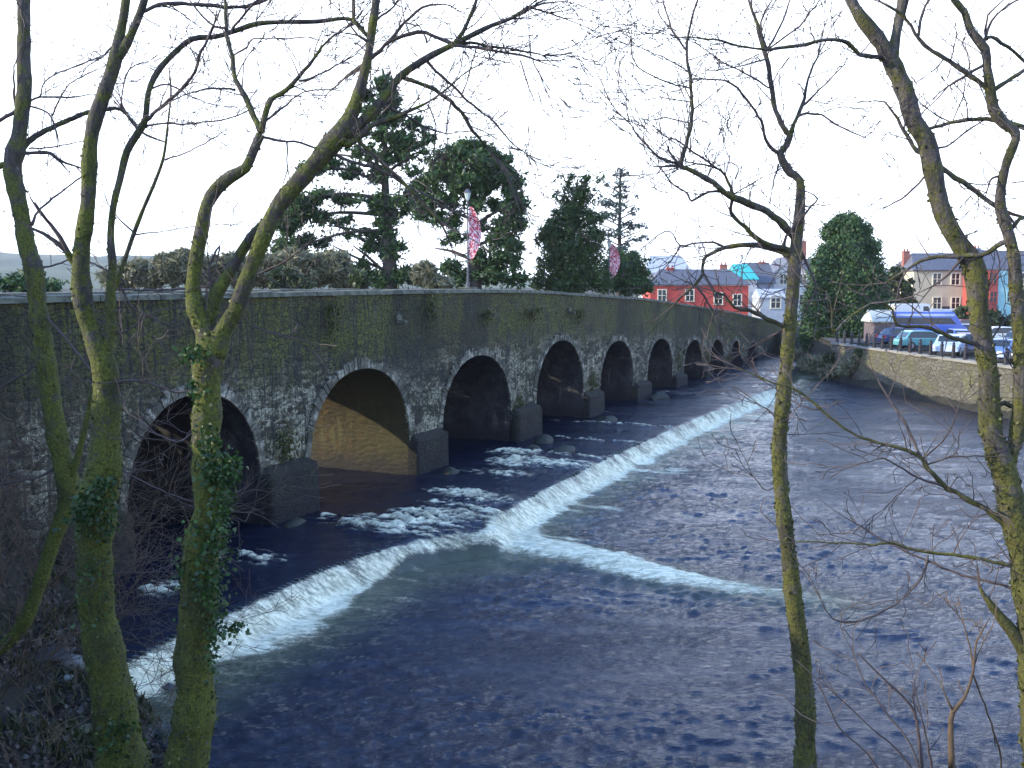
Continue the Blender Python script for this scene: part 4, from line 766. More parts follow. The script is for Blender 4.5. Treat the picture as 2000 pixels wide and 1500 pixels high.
# ---------------------------------------------------------------- big evergreens
def evergreen(name, label, D, base_px, trunk, blobs, limbs, mat, density, leaf, group='evergreen trees beyond the bridge', clump=1.0, flat=.6, bark='far_bark', seed=1, zbase=None, updir=None):
    random.seed(seed); b = at_depth(base_px[0], base_px[1], D); zb_ = gh(b.x, b.y) if zbase is None else zbase
    root = empty(name, (b.x, b.y, zb_)); tag(root, label, 'tree', group); inv = -Vector(root.location)
    S_ = D/FPX; m_ = MB(); P = [Vector((b.x, b.y, zb_-.3))]+[at_depth(x, y, D) for x, y, w_ in trunk]; W = [trunk[0][2]*.6*S_]+[w_*S_/2 for x, y, w_ in trunk]
    Ps, Ws = smooth_path(P, W, .6); m_.tube([p+inv for p in Ps], Ws, 9); m_.build('trunk', M[bark], root, smooth=True)
    lm = MB(); C = []
    for (x0, y0, x1, y1, w_) in limbs:
        p0 = at_depth(x0, y0, D); p1 = at_depth(x1, y1, D+random.uniform(-.5, .5)*abs(x1-x0)*S_); mid = (p0+p1)/2+Vector((0, 0, random.uniform(-.03, .06)*(p1-p0).length))
        Ps, Ws = smooth_path([p0, mid, p1], [w_*S_/2, w_*S_*.35, w_*S_*.15], .5); lm.tube([p+inv for p in Ps], Ws, 5)
        for i_ in range(3, len(Ps)):
            if random.random() < .6:
                q = Ps[i_]; e = q+rvec()*random.uniform(.5, 1.4); lm.tube([q+inv, (q+e)/2+inv+rvec()*.1, e+inv], [Ws[i_]*.5+.01, .015, .008], 3)
    for (x, y, rx, ry, k) in blobs:
        c = at_depth(x, y, D); RX, RZ = rx*S_, ry*S_; RY = max(RX*.9, .6)
        nc = max(2, int(9*clump*k)); cen = rng.normal(size=(nc, 3)); cen /= np.linalg.norm(cen, axis=1)[:, None]; cen *= rng.uniform(.35, 1, nc)[:, None]**.5
        cen = cen*np.array([RX, RY, RZ])*.86+np.array(c)
        for q in cen:
            r_ = (RX*RY*max(RZ, RX*.3))**(1/3)*rng.uniform(.22, .66)/(clump**.33); n_ = max(10, int(1.6*density*r_*r_*rng.uniform(.7, 1.3)))
            a = rng.normal(size=(n_, 3)); a /= np.linalg.norm(a, axis=1)[:, None]; a *= (rng.uniform(.1, 1, n_)[:, None]**.5)*r_; a[:, 2] *= flat; C.append(a+q)
            if random.random() < .35: lm.tube([Vector(c)+inv+Vector((0, 0, -RZ*.4)), Vector(q)+inv], [.05*D/75, .02*D/75], 3)
    if lm.v: lm.build('limbs', M[bark], root)
    C = np.concatenate(C)+np.array(inv); C = np.concatenate([C, C+rng.normal(size=C.shape)*leaf*.9]) if 'pine' in mat.name or 'needle' in mat.name or 'cypress' in mat.name else C; q = leafquads(C, leaf*(.62 if len(C) > 100 and ('pine' in mat.name or 'needle' in mat.name or 'cypress' in mat.name) else 1), 2.8 if 'needle' in mat.name else (5.5 if 'scrub' in mat.name else 1.9), updir=updir); quads_mesh('crown', q, mat, root); return root
# tall open pine
bl = [(748, 165, 24, 18, 1), (735, 190, 34, 16, 1), (765, 195, 20, 18, .8), (722, 215, 22, 12, .7), (740, 232, 40, 14, 1), (790, 238, 36, 12, .9), (815, 250, 20, 10, .6), (700, 262, 22, 10, .7), (765, 268, 40, 14, 1.2), (800, 282, 36, 12, 1), (838, 268, 16, 12, .6), (720, 300, 30, 12, .8), (775, 305, 44, 12, 1), (830, 305, 18, 12, .5), (690, 290, 20, 10, .4),
      (640, 318, 34, 14, .9), (605, 330, 28, 12, .8), (680, 335, 40, 12, .7), (800, 335, 26, 10, .5), (745, 345, 30, 12, .7), (590, 400, 40, 26, 1.2), (560, 440, 34, 24, 1.2), (572, 480, 40, 20, 1.1), (612, 425, 30, 20, .8), (640, 385, 34, 14, .7), (620, 470, 30, 14, .6), (690, 390, 34, 14, .6), (665, 430, 34, 12, .5), (700, 455, 30, 14, .5), (745, 400, 34, 22, 1), (760, 440, 30, 26, 1.1), (790, 400, 34, 20, .9), (815, 375, 28, 16, .8), (730, 480, 26, 18, .6), (770, 490, 26, 22, .8), (655, 495, 30, 10, .35), (545, 505, 22, 10, .5), (700, 520, 26, 14, .5), (790, 540, 28, 24, .9), (740, 545, 34, 20, .9), (700, 552, 24, 12, .6)]
lb = [(752, 330, 640, 300, 8), (752, 360, 610, 320, 8), (752, 300, 800, 240, 7), (752, 340, 830, 290, 7), (754, 390, 600, 385, 9), (754, 420, 570, 430, 9), (756, 450, 590, 480, 8), (756, 470, 640, 440, 8), (752, 270, 700, 255, 6), (752, 240, 790, 230, 5), (756, 500, 640, 430, 9), (758, 530, 650, 480, 8), (758, 400, 820, 370, 7), (760, 540, 690, 480, 8), (752, 310, 700, 290, 5), (760, 500, 800, 470, 6), (752, 200, 735, 170, 4)]
evergreen('pine_tree', 'tall open-crowned pine with layered limbs behind the first lamp post', 76, (762, 575), [(762, 560, 34), (760, 500, 26), (755, 430, 20), (752, 350, 14), (752, 270, 9), (750, 190, 5), (748, 160, 3)], bl, lb, M['pine_dark'], 150, .26, clump=1.7, flat=.55, seed=2)
bl = [(920, 285, 34, 14, 1), (890, 300, 44, 16, 1.3), (945, 300, 40, 18, 1.3), (860, 318, 26, 14, 1), (975, 315, 28, 18, 1.2), (925, 325, 60, 20, 2), (865, 345, 44, 18, 1.5), (975, 345, 44, 20, 1.8), (1000, 365, 26, 20, 1.2), (920, 360, 60, 18, 1.5), (835, 365, 26, 16, 1), (845, 390, 34, 18, 1.1), (990, 395, 38, 22, 1.5), (1018, 400, 16, 20, .7), (900, 395, 40, 16, .8), (950, 400, 40, 14, .8), (830, 415, 26, 18, .8), (870, 430, 34, 18, .8), (1000, 435, 32, 20, 1.2), (960, 440, 36, 16, .7), (985, 470, 36, 20, 1.2), (890, 465, 30, 16, .5), (1010, 480, 18, 18, .6), (960, 500, 44, 20, 1.1), (1000, 515, 28, 18, .9), (960, 535, 40, 20, 1.2), (1010, 545, 24, 14, .7), (880, 510, 24, 30, .8), (895, 545, 24, 20, .8)]
lb = [(925, 400, 850, 340, 10), (925, 400, 990, 350, 10), (928, 440, 1000, 400, 9), (925, 430, 840, 390, 8), (925, 360, 925, 300, 10), (928, 480, 1010, 450, 8), (925, 510, 850, 485, 9), (928, 520, 1000, 500, 7), (925, 390, 890, 330, 7), (925, 380, 960, 320, 7)]
evergreen('pine_tree', 'broad dense-topped pine behind the lamp post with the larger banner', 72, (928, 578), [(928, 560, 26), (926, 500, 22), (925, 430, 18), (925, 370, 12), (922, 310, 7)], bl, lb, M['pine_dark'], 120, .25, clump=1.6, flat=.6, seed=3)
bl = [(1105, 350, 22, 14, .5), (1140, 345, 18, 14, .4), (1170, 352, 12, 14, .3), (1120, 375, 36, 16, .8), (1090, 385, 20, 14, .5), (1150, 385, 30, 14, .7), (1115, 410, 44, 18, 1.4), (1085, 425, 30, 18, 1.1), (1150, 425, 34, 18, 1.1), (1100, 450, 50, 22, 1.8), (1150, 460, 36, 22, 1.4), (1070, 470, 28, 22, 1.2), (1110, 490, 56, 22, 2), (1160, 500, 30, 22, 1.3), (1080, 515, 36, 20, 1.5), (1130, 530, 56, 22, 2), (1065, 550, 28, 18, 1.2), (1120, 560, 60, 18, 2), (1172, 545, 26, 24, 1.3)]
evergreen('holm_oak', 'bushy green evergreen between the two bannered lamp posts', 74, (1120, 585), [(1120, 560, 16), (1118, 480, 12), (1122, 400, 7), (1128, 350, 3)], bl, [(1120, 420, 1095, 360, 5), (1120, 400, 1150, 350, 5), (1120, 430, 1170, 370, 5)], M['pine_green'], 105, .2, clump=1.7, flat=.9, seed=4)
bl = [(1213, 340, 16, 12, .5), (1205, 362, 26, 12, .6), (1222, 380, 28, 12, .6), (1195, 395, 28, 12, .6), (1225, 410, 30, 12, .6), (1200, 425, 32, 12, .6), (1235, 440, 28, 12, .6), (1205, 455, 36, 12, .7), (1245, 465, 24, 10, .5), (1215, 485, 36, 14, .9)]
lb = [(1210, 350+i*13, 1210+sx*(14+i*4.5), 338+i*12, 3) for i in range(11) for sx in (-1, 1)]
evergreen('larch_tree', 'wispy blue-green conifer with feathery top behind the second banner', 88, (1210, 585), [(1210, 560, 10), (1210, 450, 7), (1212, 330, 3)], bl, lb, M['blue_needles'], 60, .2, clump=1.6, flat=.5, seed=5)
bl = [(1215, 505, 34, 18, 1.2), (1240, 520, 30, 18, 1.2), (1205, 530, 36, 20, 1.4), (1250, 540, 26, 16, 1), (1190, 555, 36, 20, 1.4), (1230, 560, 40, 18, 1.4), (1262, 560, 18, 16, .7), (1268, 508, 10, 5, .2)]
evergreen('yew_tree', 'dark rounded yew low behind the smaller banner', 80, (1225, 590), [(1225, 575, 12), (1225, 520, 6)], bl, [], M['pine_dark'], 200, .2, clump=1.8, flat=.9, seed=6)
bl = [(1655, 432, 34, 14, 1.2), (1650, 455, 52, 20, 2), (1655, 485, 64, 22, 2.4), (1652, 515, 72, 24, 2.8), (1655, 545, 76, 24, 3), (1655, 578, 80, 26, 3.2), (1650, 612, 84, 26, 3.2), (1645, 645, 80, 24, 3), (1640, 672, 64, 18, 2), (1620, 690, 50, 14, 1.6), (1590, 660, 30, 30, 1.6), (1680, 680, 30, 14, 1), (1600, 600, 34, 50, 2), (1705, 590, 30, 46, 1.6)]
evergreen('cypress_tree', 'large dense dark green cypress on the far bank at the end of the bridge', 92, (1652, 690), [(1652, 670, 18), (1655, 560, 12), (1655, 440, 5)], bl, [], M['cypress'], 190, .24, clump=3.2, flat=1.35, seed=7, updir=np.array([0, 0, .5]))
bl = [(1745, 545, 22, 20, 1), (1765, 565, 24, 24, 1.1), (1735, 590, 26, 24, 1.2), (1775, 600, 18, 20, .8), (1755, 530, 18, 10, .5)]
evergreen('hedge', 'ragged brown-green hedge between the cypress and the cream house', 112, (1755, 628), [(1755, 610, 8), (1755, 560, 4)], bl, [], M['bush_green'], 150, .26, clump=2, flat=1, seed=8)
bl = [(1930, 625, 30, 18, 1.2), (1980, 640, 34, 18, 1.3), (1885, 615, 22, 20, 1), (1905, 640, 30, 14, 1), (2020, 635, 30, 20, 1)]
evergreen('hedge', 'green hedge in front of the red and pale blue houses', 100, (1940, 660), [(1940, 650, 6), (1940, 630, 4)], bl, [], M['bush_green'], 130, .26, clump=1.8, flat=1, seed=9)
bl = [(1340+i*11, 556+4*math.sin(i*1.7), 9, 6, .5) for i in range(2)]
bl = [(x, y, rx, ry, k) for x, y, rx, ry, k in [(280, 535, 50, 30, 1.2), (340, 525, 55, 30, 1.3), (230, 545, 40, 20, 1), (450, 520, 44, 24, 1), (510, 525, 50, 30, 1), (575, 515, 50, 24, 1), (655, 515, 36, 22, .8), (410, 530, 50, 32, 1.2), (360, 500, 26, 14, .5), (480, 540, 40, 22, 1), (540, 540, 44, 24, 1), (600, 535, 50, 26, 1.1), (650, 530, 44, 30, 1.1), (620, 510, 36, 16, .6), (680, 550, 40, 20, 1), (560, 555, 30, 14, .6), (830, 535, 30, 28, .8), (860, 555, 30, 14, .7)]]
evergreen('scrub_thicket', 'grey-brown leafless thicket rising behind the parapet left of the tall pine', 62, (480, 585), [(480, 580, 8), (480, 540, 4)], bl, [], M['bush_brown'], 240, .13, clump=6.5, flat=1, seed=10, group='scrub beyond the bridge')
bl = [(555, 540, 26, 22, 1), (590, 555, 26, 14, .9), (535, 560, 20, 10, .6), (700, 545, 20, 18, .8), (720, 560, 26, 12, .8)]
evergreen('laurel_bush', 'low green bush among the brown thicket behind the parapet', 58, (560, 585), [(560, 580, 6), (560, 550, 3)], bl, [], M['bush_green'], 70, .2, clump=1.8, flat=1, seed=11, group='scrub beyond the bridge')
bl = [(-60, 550, 60, 26, 1.3), (20, 553, 60, 20, 1.2), (80, 562, 46, 14, 1), (-150, 540, 60, 40, 1.5)]
evergreen('hedge', 'dark clipped hedge beyond the parapet at the left edge', 40, (20, 590), [(20, 585, 6), (20, 560, 3)], bl, [], M['pine_dark'], 130, .16, clump=2.2, flat=.8, seed=12, group='scrub beyond the bridge')
def hit_far(px, py):
    r_ = ray(px, py); tt = np.linspace(50, 125, 1500); G_ = np.maximum(ground_h(r_.x*tt, r_.y*tt), -WL); k_ = int(np.argmax(CAMH+r_.z*tt < G_)); return float(r_.y*tt[k_])
# riverbank willow scrub and roots at the right end of the bridge
for i, (x, y, D, sx, lb_, mt) in enumerate([(1600, 712, 90, (34, 20), 'pale bleached scrub on the bank under the cypress', 'bush_brown'), (1665, 720, 82, (26, 16), 'brown bank vegetation left of the retaining wall', 'bush_brown'), (1690, 690, 80, (18, 16), 'green bush at the corner of the retaining wall', 'bush_green'), (1560, 700, 96, (22, 16), 'pale scrub at the foot of the last arch', 'bush_brown'), (1640, 700, 88, (30, 18), 'dark green undergrowth below the cypress', 'bush_green'), (1625, 728, 84, (26, 8), 'low bleached reeds at the water edge left of the retaining wall', 'bush_brown'), (1680, 705, 79, (14, 20), 'brown bush against the upstream end of the retaining wall', 'bush_brown')]):
    D = hit_far(x, y+14); evergreen('bank_scrub', lb_, D, (x, y+12), [(x, y+8, 4), (x, y-4, 2)], [(x-sx[0]*.5, y, sx[0]*.6, sx[1]*.7, 1), (x+sx[0]*.5, y+4, sx[0]*.6, sx[1]*.6, 1), (x, y-6, sx[0]*.7, sx[1]*.7, 1)], [], M[mt], 120, .17, clump=2.0, flat=.8, seed=20+i, group='scrub on the far bank')
# unseen evergreens added left of the camera to shade the near trunks and bank
def side_tree(x, y, hgt, seed):
    random.seed(seed); zb_ = gh(x, y); root = empty('shade_tree', (x, y, zb_)); tag(root, 'unseen broad evergreen added left of the view to shade the near trunks', 'tree', 'evergreens added for shade')
    m_ = MB(); m_.tube([Vector((0, 0, -.3)), Vector((.1, 0, hgt*.5)), Vector((0, .1, hgt*.9))], [.3, .2, .06], 8); m_.build('trunk', M['bark_left'], root, smooth=True)
    C = rng.normal(size=(9000, 3)); C /= np.linalg.norm(C, axis=1)[:, None]; C *= rng.uniform(.5, 1, 9000)[:, None]; C = C*np.array([2.6, 2.6, hgt*.5])*(.8+.3*fbm(C[:, 0]*3, C[:, 2]*3+C[:, 1], 3, seed))[:, None]+np.array([0, 0, hgt*.55])
    quads_mesh('crown', leafquads(C, .22, 1.6), M['pine_dark'], root)
for i, (x, y, h_) in enumerate([(-11.5, 8, 5.6), (-14, 13, 7.2), (-9.5, 3, 4.8), (-17.5, 17.5, 8), (-7.5, -2.5, 4.4), (-13.5, 10.5, 6.5), (-18.5, 21.5, 7)]): side_tree(x, y, h_, 70+i)
# ---------------------------------------------------------------- river wall, car park and the things on it
M['wall_stone'] = (lambda: None)
t = NT('river_wall_stone'); co = t.map((1.6, 1.6, 3.4)); vc = t.voro(1, 'F1', co, 'Color'); ve = t.voro(1, 'DISTANCE_TO_EDGE', co); sp_ = t.N.new('ShaderNodeSeparateColor'); t.L.new(vc, sp_.inputs[0])
n = t.noise(.5, 5, .65); f = t.noise(5, 6, .75)
c = t.mix(sp_.outputs[0], (.07, .068, .054), (.14, .132, .108)); c = t.mix(t.ramp(f, .45, .62), c, (.06, .055, .03)); c = t.mix(t.ramp(n, .45, .65, 0, .7), c, (.10, .10, .035))
c = t.mix(t.ramp(ve, 0, .08, .6, 0), c, (.05, .045, .03)); c = t.mix(t.ramp(t.z(), -.5, 0, .9, 0), c, (.02, .02, .015)); t.set('Base Color', c); t.set('Roughness', .9); t.bump(t.math('ADD', t.ramp(ve, 0, .15), f), .8, .06); M['wall_stone'] = t.m
M['wall_cap'] = simple('pale_concrete', (.2, .195, .17), .85, .15, 3)
WLN = [Vector((26.7, 81, 0)), Vector((27.0, 78, 0)), Vector((27.45, 72, 0)), Vector((28.05, 66, 0)), Vector((28.75, 60, 0)), Vector((29.7, 53, 0)), Vector((32.8, 40, 0)), Vector((41, 26, 0))]
def wline():
    out = []
    for a, b in zip(WLN[:-1], WLN[1:]):
        n_ = int((b-a).length/.8)
        for k in range(n_): out.append(a+(b-a)*k/n_)
    return out+[WLN[-1]]
WP = wline(); wall = empty('river_wall', tuple(WP[0])); tag(wall, 'tan rubble retaining wall of the car park along the right bank', 'wall'); o0 = -WP[0]
CPZ = 2.3
def strip(name, prof, mat, parent, off, bevel=0):
    m_ = MB(); k = len(prof); vs = []
    for i, p in enumerate(WP):
        tg = (WP[min(i+1, len(WP)-1)]-WP[max(i-1, 0)]).normalized(); nr = Vector((tg.y, -tg.x, 0)); nr = nr if nr.x < 0 else -nr
        for (o_, z_) in prof: vs.append(p+nr*(o_+random.uniform(-.02, .02))+Vector((0, 0, z_))+off)
    fs = [(i*k+j, (i+1)*k+j, (i+1)*k+j+1, i*k+j+1) for i in range(len(WP)-1) for j in range(k-1)]+[tuple(range(k)), tuple((len(WP)-1)*k+j for j in range(k))[::-1]]
    m_.add(vs, fs); return m_.build(name, mat, parent, bevel=bevel)
strip('masonry', [(.35, -2.2), (.22, -.3), (.12, 1.2), (.08, CPZ-.06), (-.5, CPZ-.06), (-.5, -2.2)], M['wall_stone'], wall, o0)
strip('coping', [(.16, CPZ-.06), (.16, CPZ+.1), (-.42, CPZ+.12), (-.42, CPZ-.06), (.16, CPZ-.06)], M['wall_cap'], wall, o0)
mb = MB(); mb.add([(p.x+.4, p.y, CPZ+.02) for p in WP], []); k = len(mb.v); mb.add([(75, p.y, CPZ+.02) for p in WP], [(i, i+1, k+i+1, k+i) for i in range(k-1)])
mb.add([(26.9, 81, CPZ+.02), (75, 81, CPZ+.02), (75, 104, CPZ+.02), (31, 104, CPZ+.02)], [(0, 1, 2, 3)]); tag(mb.build('car_park', M['asphalt']), kind='structure')
# bollards along the wall
def bollard():
    r_ = empty('bollard'); m_ = MB(); m_.tube([Vector((0, 0, z)) for z in (0, .08, .085, .7, .74, .78, .86)], [.15, .15, .12, .10, .12, .12, .09], 10); m_.build('post', M['iron'], r_, smooth=False)
    m_ = MB(); m_.tube([Vector((0, 0, z)) for z in (.86, .9, .97, 1.02, 1.04)], [.05, .085, .09, .055, .01], 10); m_.build('cap', M['iron'], r_, smooth=True); return r_
proto = bollard(); acc = 0; nxt = .6; nb = 0; pts_b = []
for a, b in zip(WP[:-1], WP[1:]):
    ln = (b-a).length
    while nxt <= acc+ln:
        p = a+(b-a)*((nxt-acc)/ln); pts_b.append(p); nxt += 1.36
    acc += ln
pts_b = [p for p in pts_b if p.x/p.y < .53]
for i, p in enumerate(pts_b):
    if i == 0: o = proto
    else:
        o = proto.copy(); link(o)
        for ch in list(proto.children): c_ = ch.copy(); link(c_, o)
    o.location = (p.x+.13, p.y, CPZ+.11)
    tag(o, 'black iron bollard with a rounded cap on the pale coping of the car park wall', 'bollard', 'bollards along the river wall')
# vehicles
M['glass_dark'] = simple('dark_vehicle_glass', (.02, .03, .04), .08, .1); M['tyre'] = simple('tyre_rubber', (.015, .015, .016), .8, .1); M['rim'] = simple('wheel_rim', (.35, .36, .38), .35, .1, metal=.6)
M['lamp_white'] = simple('headlamp_lens', (.7, .72, .75), .2, .05); M['lamp_red'] = simple('tail_lamp_lens', (.4, .02, .02), .3, .1)
def paint(nm, col):
    t = NT(nm); t.set('Base Color', t.mix(t.ramp(t.noise(2, 4), .4, .6), tuple(x*.9 for x in col), col)); t.set('Roughness', .32); t.set('Coat Weight', .5); return t.m
def vehicle(name, label, cat, loc, rz, col, kind='car', L_=4.1, W_=1.68, H_=1.42, group=None, stripe=None):
    r_ = empty(name, loc, rz); tag(r_, label, cat, group)
    if kind == 'car':
        prof = [(-L_/2, .32), (-L_/2, .62), (-L_/2+.08, .78), (-L_/2+.35, .86), (-L_/2+.7, H_-.08), (-L_/2+1.0, H_), (.15, H_), (.55, H_-.06), (1.15, .9), (L_/2-.25, .76), (L_/2-.04, .6), (L_/2, .32)]
        glass = [(-L_/2+.48, .9), (-L_/2+.8, H_-.1), (-L_/2+1.05, H_-.06), (.15, H_-.06), (.5, H_-.12), (1.0, .9)]; wh, wr = (-L_/2+.78, L_/2-.8), .31
    else:
        prof = [(-L_/2, .4), (-L_/2, H_-.2), (-L_/2+.12, H_-.04), (-L_/2+.3, H_), (L_/2-1.6, H_), (L_/2-1.3, H_-.06), (L_/2-.55, 1.35), (L_/2-.12, 1.12), (L_/2, .85), (L_/2, .4)]
        glass = [(L_/2-2.0, 1.3), (L_/2-2.0, H_-.25), (L_/2-1.45, H_-.25), (L_/2-.85, 1.35)] if kind == 'van' else [(-L_/2+.3, 1.5), (-L_/2+.3, H_-.5), (L_/2-1.6, H_-.5), (L_/2-1.1, 1.5)]; wh, wr = (-L_/2+.95, L_/2-.95), .36
    m_ = MB(); k = len(prof); lev = [(-W_/2, .0), (-W_/2+.0, 1), (W_/2, 1)]
    vs = []
    for sy in (-1, 1):
        for (x_, z_) in prof:
            tum = .13*max(0, (z_-.85)/(H_-.85)) if kind == 'car' else .05*z_/H_; vs.append((x_, sy*(W_/2-tum), z_))
    fs = [tuple(range(k))[::-1], tuple(range(k, 2*k))]+[(i, (i+1) % k, k+(i+1) % k, k+i) for i in range(k)]
    m_.add(vs, fs); m_.build('body', col, r_, bevel=.05)
    for sy in (-1, 1):
        m_ = MB(); vs = []
        for (x_, z_) in glass:
            tum = .13*max(0, (z_-.85)/(H_-.85)) if kind == 'car' else .05*z_/H_
            for e_ in (-.02, .012): vs.append((x_, sy*(W_/2-tum+e_), z_))
        g = len(glass); m_.add(vs, [tuple(2*i+1 for i in range(g)), tuple(2*i for i in range(g))[::-1]]+[(2*i, 2*((i+1) % g), 2*((i+1) % g)+1, 2*i+1) for i in range(g)]); m_.build('side_window', M['glass_dark'], r_)
    # windscreen and rear window slabs
    for (a_, b_), nm in (((prof[7], prof[8]) if kind == 'car' else (prof[5], prof[6]), 'windscreen'), ((prof[3], prof[4]) if kind == 'car' else (prof[1], prof[1]), 'rear_window')):
        if a_ == b_: continue
        m_ = MB(); A, B = Vector((a_[0], 0, a_[1])), Vector((b_[0], 0, b_[1])); nrm = Vector((-(B-A).z, 0, (B-A).x)).normalized(); nrm = nrm if nrm.z > 0 else -nrm
        q0, q1 = A+(B-A)*.1, A+(B-A)*.88; wt = W_/2-.2; vs = [(q.x+nrm.x*e_, y_, q.z+nrm.z*e_) for e_ in (-.02, .012) for q in (q0, q1) for y_ in (-wt, wt)]
        m_.add(vs, [(0, 1, 3, 2), (4, 6, 7, 5), (0, 4, 5, 1), (2, 3, 7, 6), (0, 2, 6, 4), (1, 5, 7, 3)]); m_.build(nm, M['glass_dark'], r_)
    for wx in wh:
        for sy in (-1, 1):
            m_ = MB(); m_.tube([Vector((wx, sy*(W_/2-.16), wr)), Vector((wx, sy*(W_/2+.015), wr))], wr, 16); wl = m_.build('wheel', M['tyre'], r_)
            m_ = MB(); m_.tube([Vector((wx, sy*(W_/2+.0), wr)), Vector((wx, sy*(W_/2+.03), wr))], wr*.62, 12); m_.build('rim', M['rim'], wl)
    for sy in (-1, 1):
        m_ = MB(); m_.box((L_/2-.03, sy*(W_/2-.28), .62 if kind == 'car' else .82), (.1, .34, .15)); m_.build('headlight', M['lamp_white'], r_, bevel=.02)
        m_ = MB(); m_.box((-L_/2+.03, sy*(W_/2-.18), .72 if kind == 'car' else 1.0), (.1, .2, .22)); m_.build('tail_light', M['lamp_red'], r_, bevel=.02)
    if stripe:
        for sy in (-1, 1): m_ = MB(); m_.box((-.35, sy*(W_/2-.02), stripe[0]), (L_*.72, .03, stripe[1])); m_.build('side_stripe', stripe[2], r_)
    return r_
def on_park(px, D, dz=0): p = at_depth(px, 700, D); return (p.x, p.y, CPZ+.025+dz)
P_mblue = paint('mid_blue_paint', (.10, .18, .42)); P_teal = paint('teal_paint', (.10, .30, .33)); P_silver = paint('silver_paint', (.45, .48, .52)); P_blue = paint('coach_blue_paint', (.03, .10, .48)); P_navy = paint('navy_paint', (.03, .05, .14)); P_white = paint('white_paint', (.78, .78, .74)); P_lblue = paint('pale_blue_paint', (.38, .48, .62)); P_black = paint('black_paint', (.02, .02, .025)); P_red = paint('dark_red_paint', (.25, .04, .03))
vehicle('minibus', 'bright blue minibus with sloping nose parked behind the teal car', 'minibus', on_park(1806, 84), R(-8), P_blue, 'bus', 6.6, 2.1, 2.55, stripe=(2.28, .2, P_lblue))
vehicle('parked_car', 'teal hatchback parked broadside in front of the blue minibus', 'car', on_park(1800, 73), R(3), P_teal, group='cars in the riverside car park', L_=4.0)
vehicle('parked_car', 'pale blue-grey car nose towards the river at the right of the teal car', 'car', on_park(1856, 67), R(-125), P_lblue, group='cars in the riverside car park')
vehicle('parked_car', 'dark navy car beside the large mossy trunk, half hidden', 'car', on_park(1890, 69), R(-110), P_navy, group='cars in the riverside car park')
vehicle('parked_car', 'mid blue car nearest the river between the two thick right stems', 'car', on_park(1962, 61.5), R(-140), P_mblue, group='cars in the riverside car park')
vehicle('parked_car', 'white car parked further back between the two thick right stems', 'car', on_park(1955, 80), R(5), P_white, group='cars in the riverside car park')
vehicle('parked_car', 'silver-grey car furthest back left of the white car', 'car', on_park(1895, 86), R(0), P_silver, group='cars in the riverside car park')
vehicle('parked_car', 'black car at the right edge of the picture beside the white car', 'car', on_park(2010, 72), R(15), P_black, group='cars in the riverside car park')
vehicle('parked_car', 'dark blue car tucked behind the teal hatchback near the kiosk', 'car', on_park(1765, 78), R(8), P_navy, group='cars in the riverside car park')
vehicle('parked_car', 'blue car between the pale blue-grey car and the navy one, further back', 'car', on_park(1876, 75), R(-100), P_mblue, group='cars in the riverside car park')
vehicle('parked_car', 'black car nearest the camera just right of the mid blue car', 'car', on_park(2004, 60), R(-120), P_black, group='cars in the riverside car park')
vehicle('box_van', 'tall white van standing behind the blue minibus', 'van', on_park(1778, 100), R(12), P_white, 'van', 5.2, 2.0, 2.95)
vehicle('panel_van', 'low pale grey van to the right of the tall white van', 'van', on_park(1838, 104), R(-5), P_lblue, 'van', 4.8, 1.9, 2.3)
vehicle('parked_car', 'dark red car behind the blue minibus nose', 'car', on_park(1882, 98), R(20), P_red, group='cars in the riverside car park')
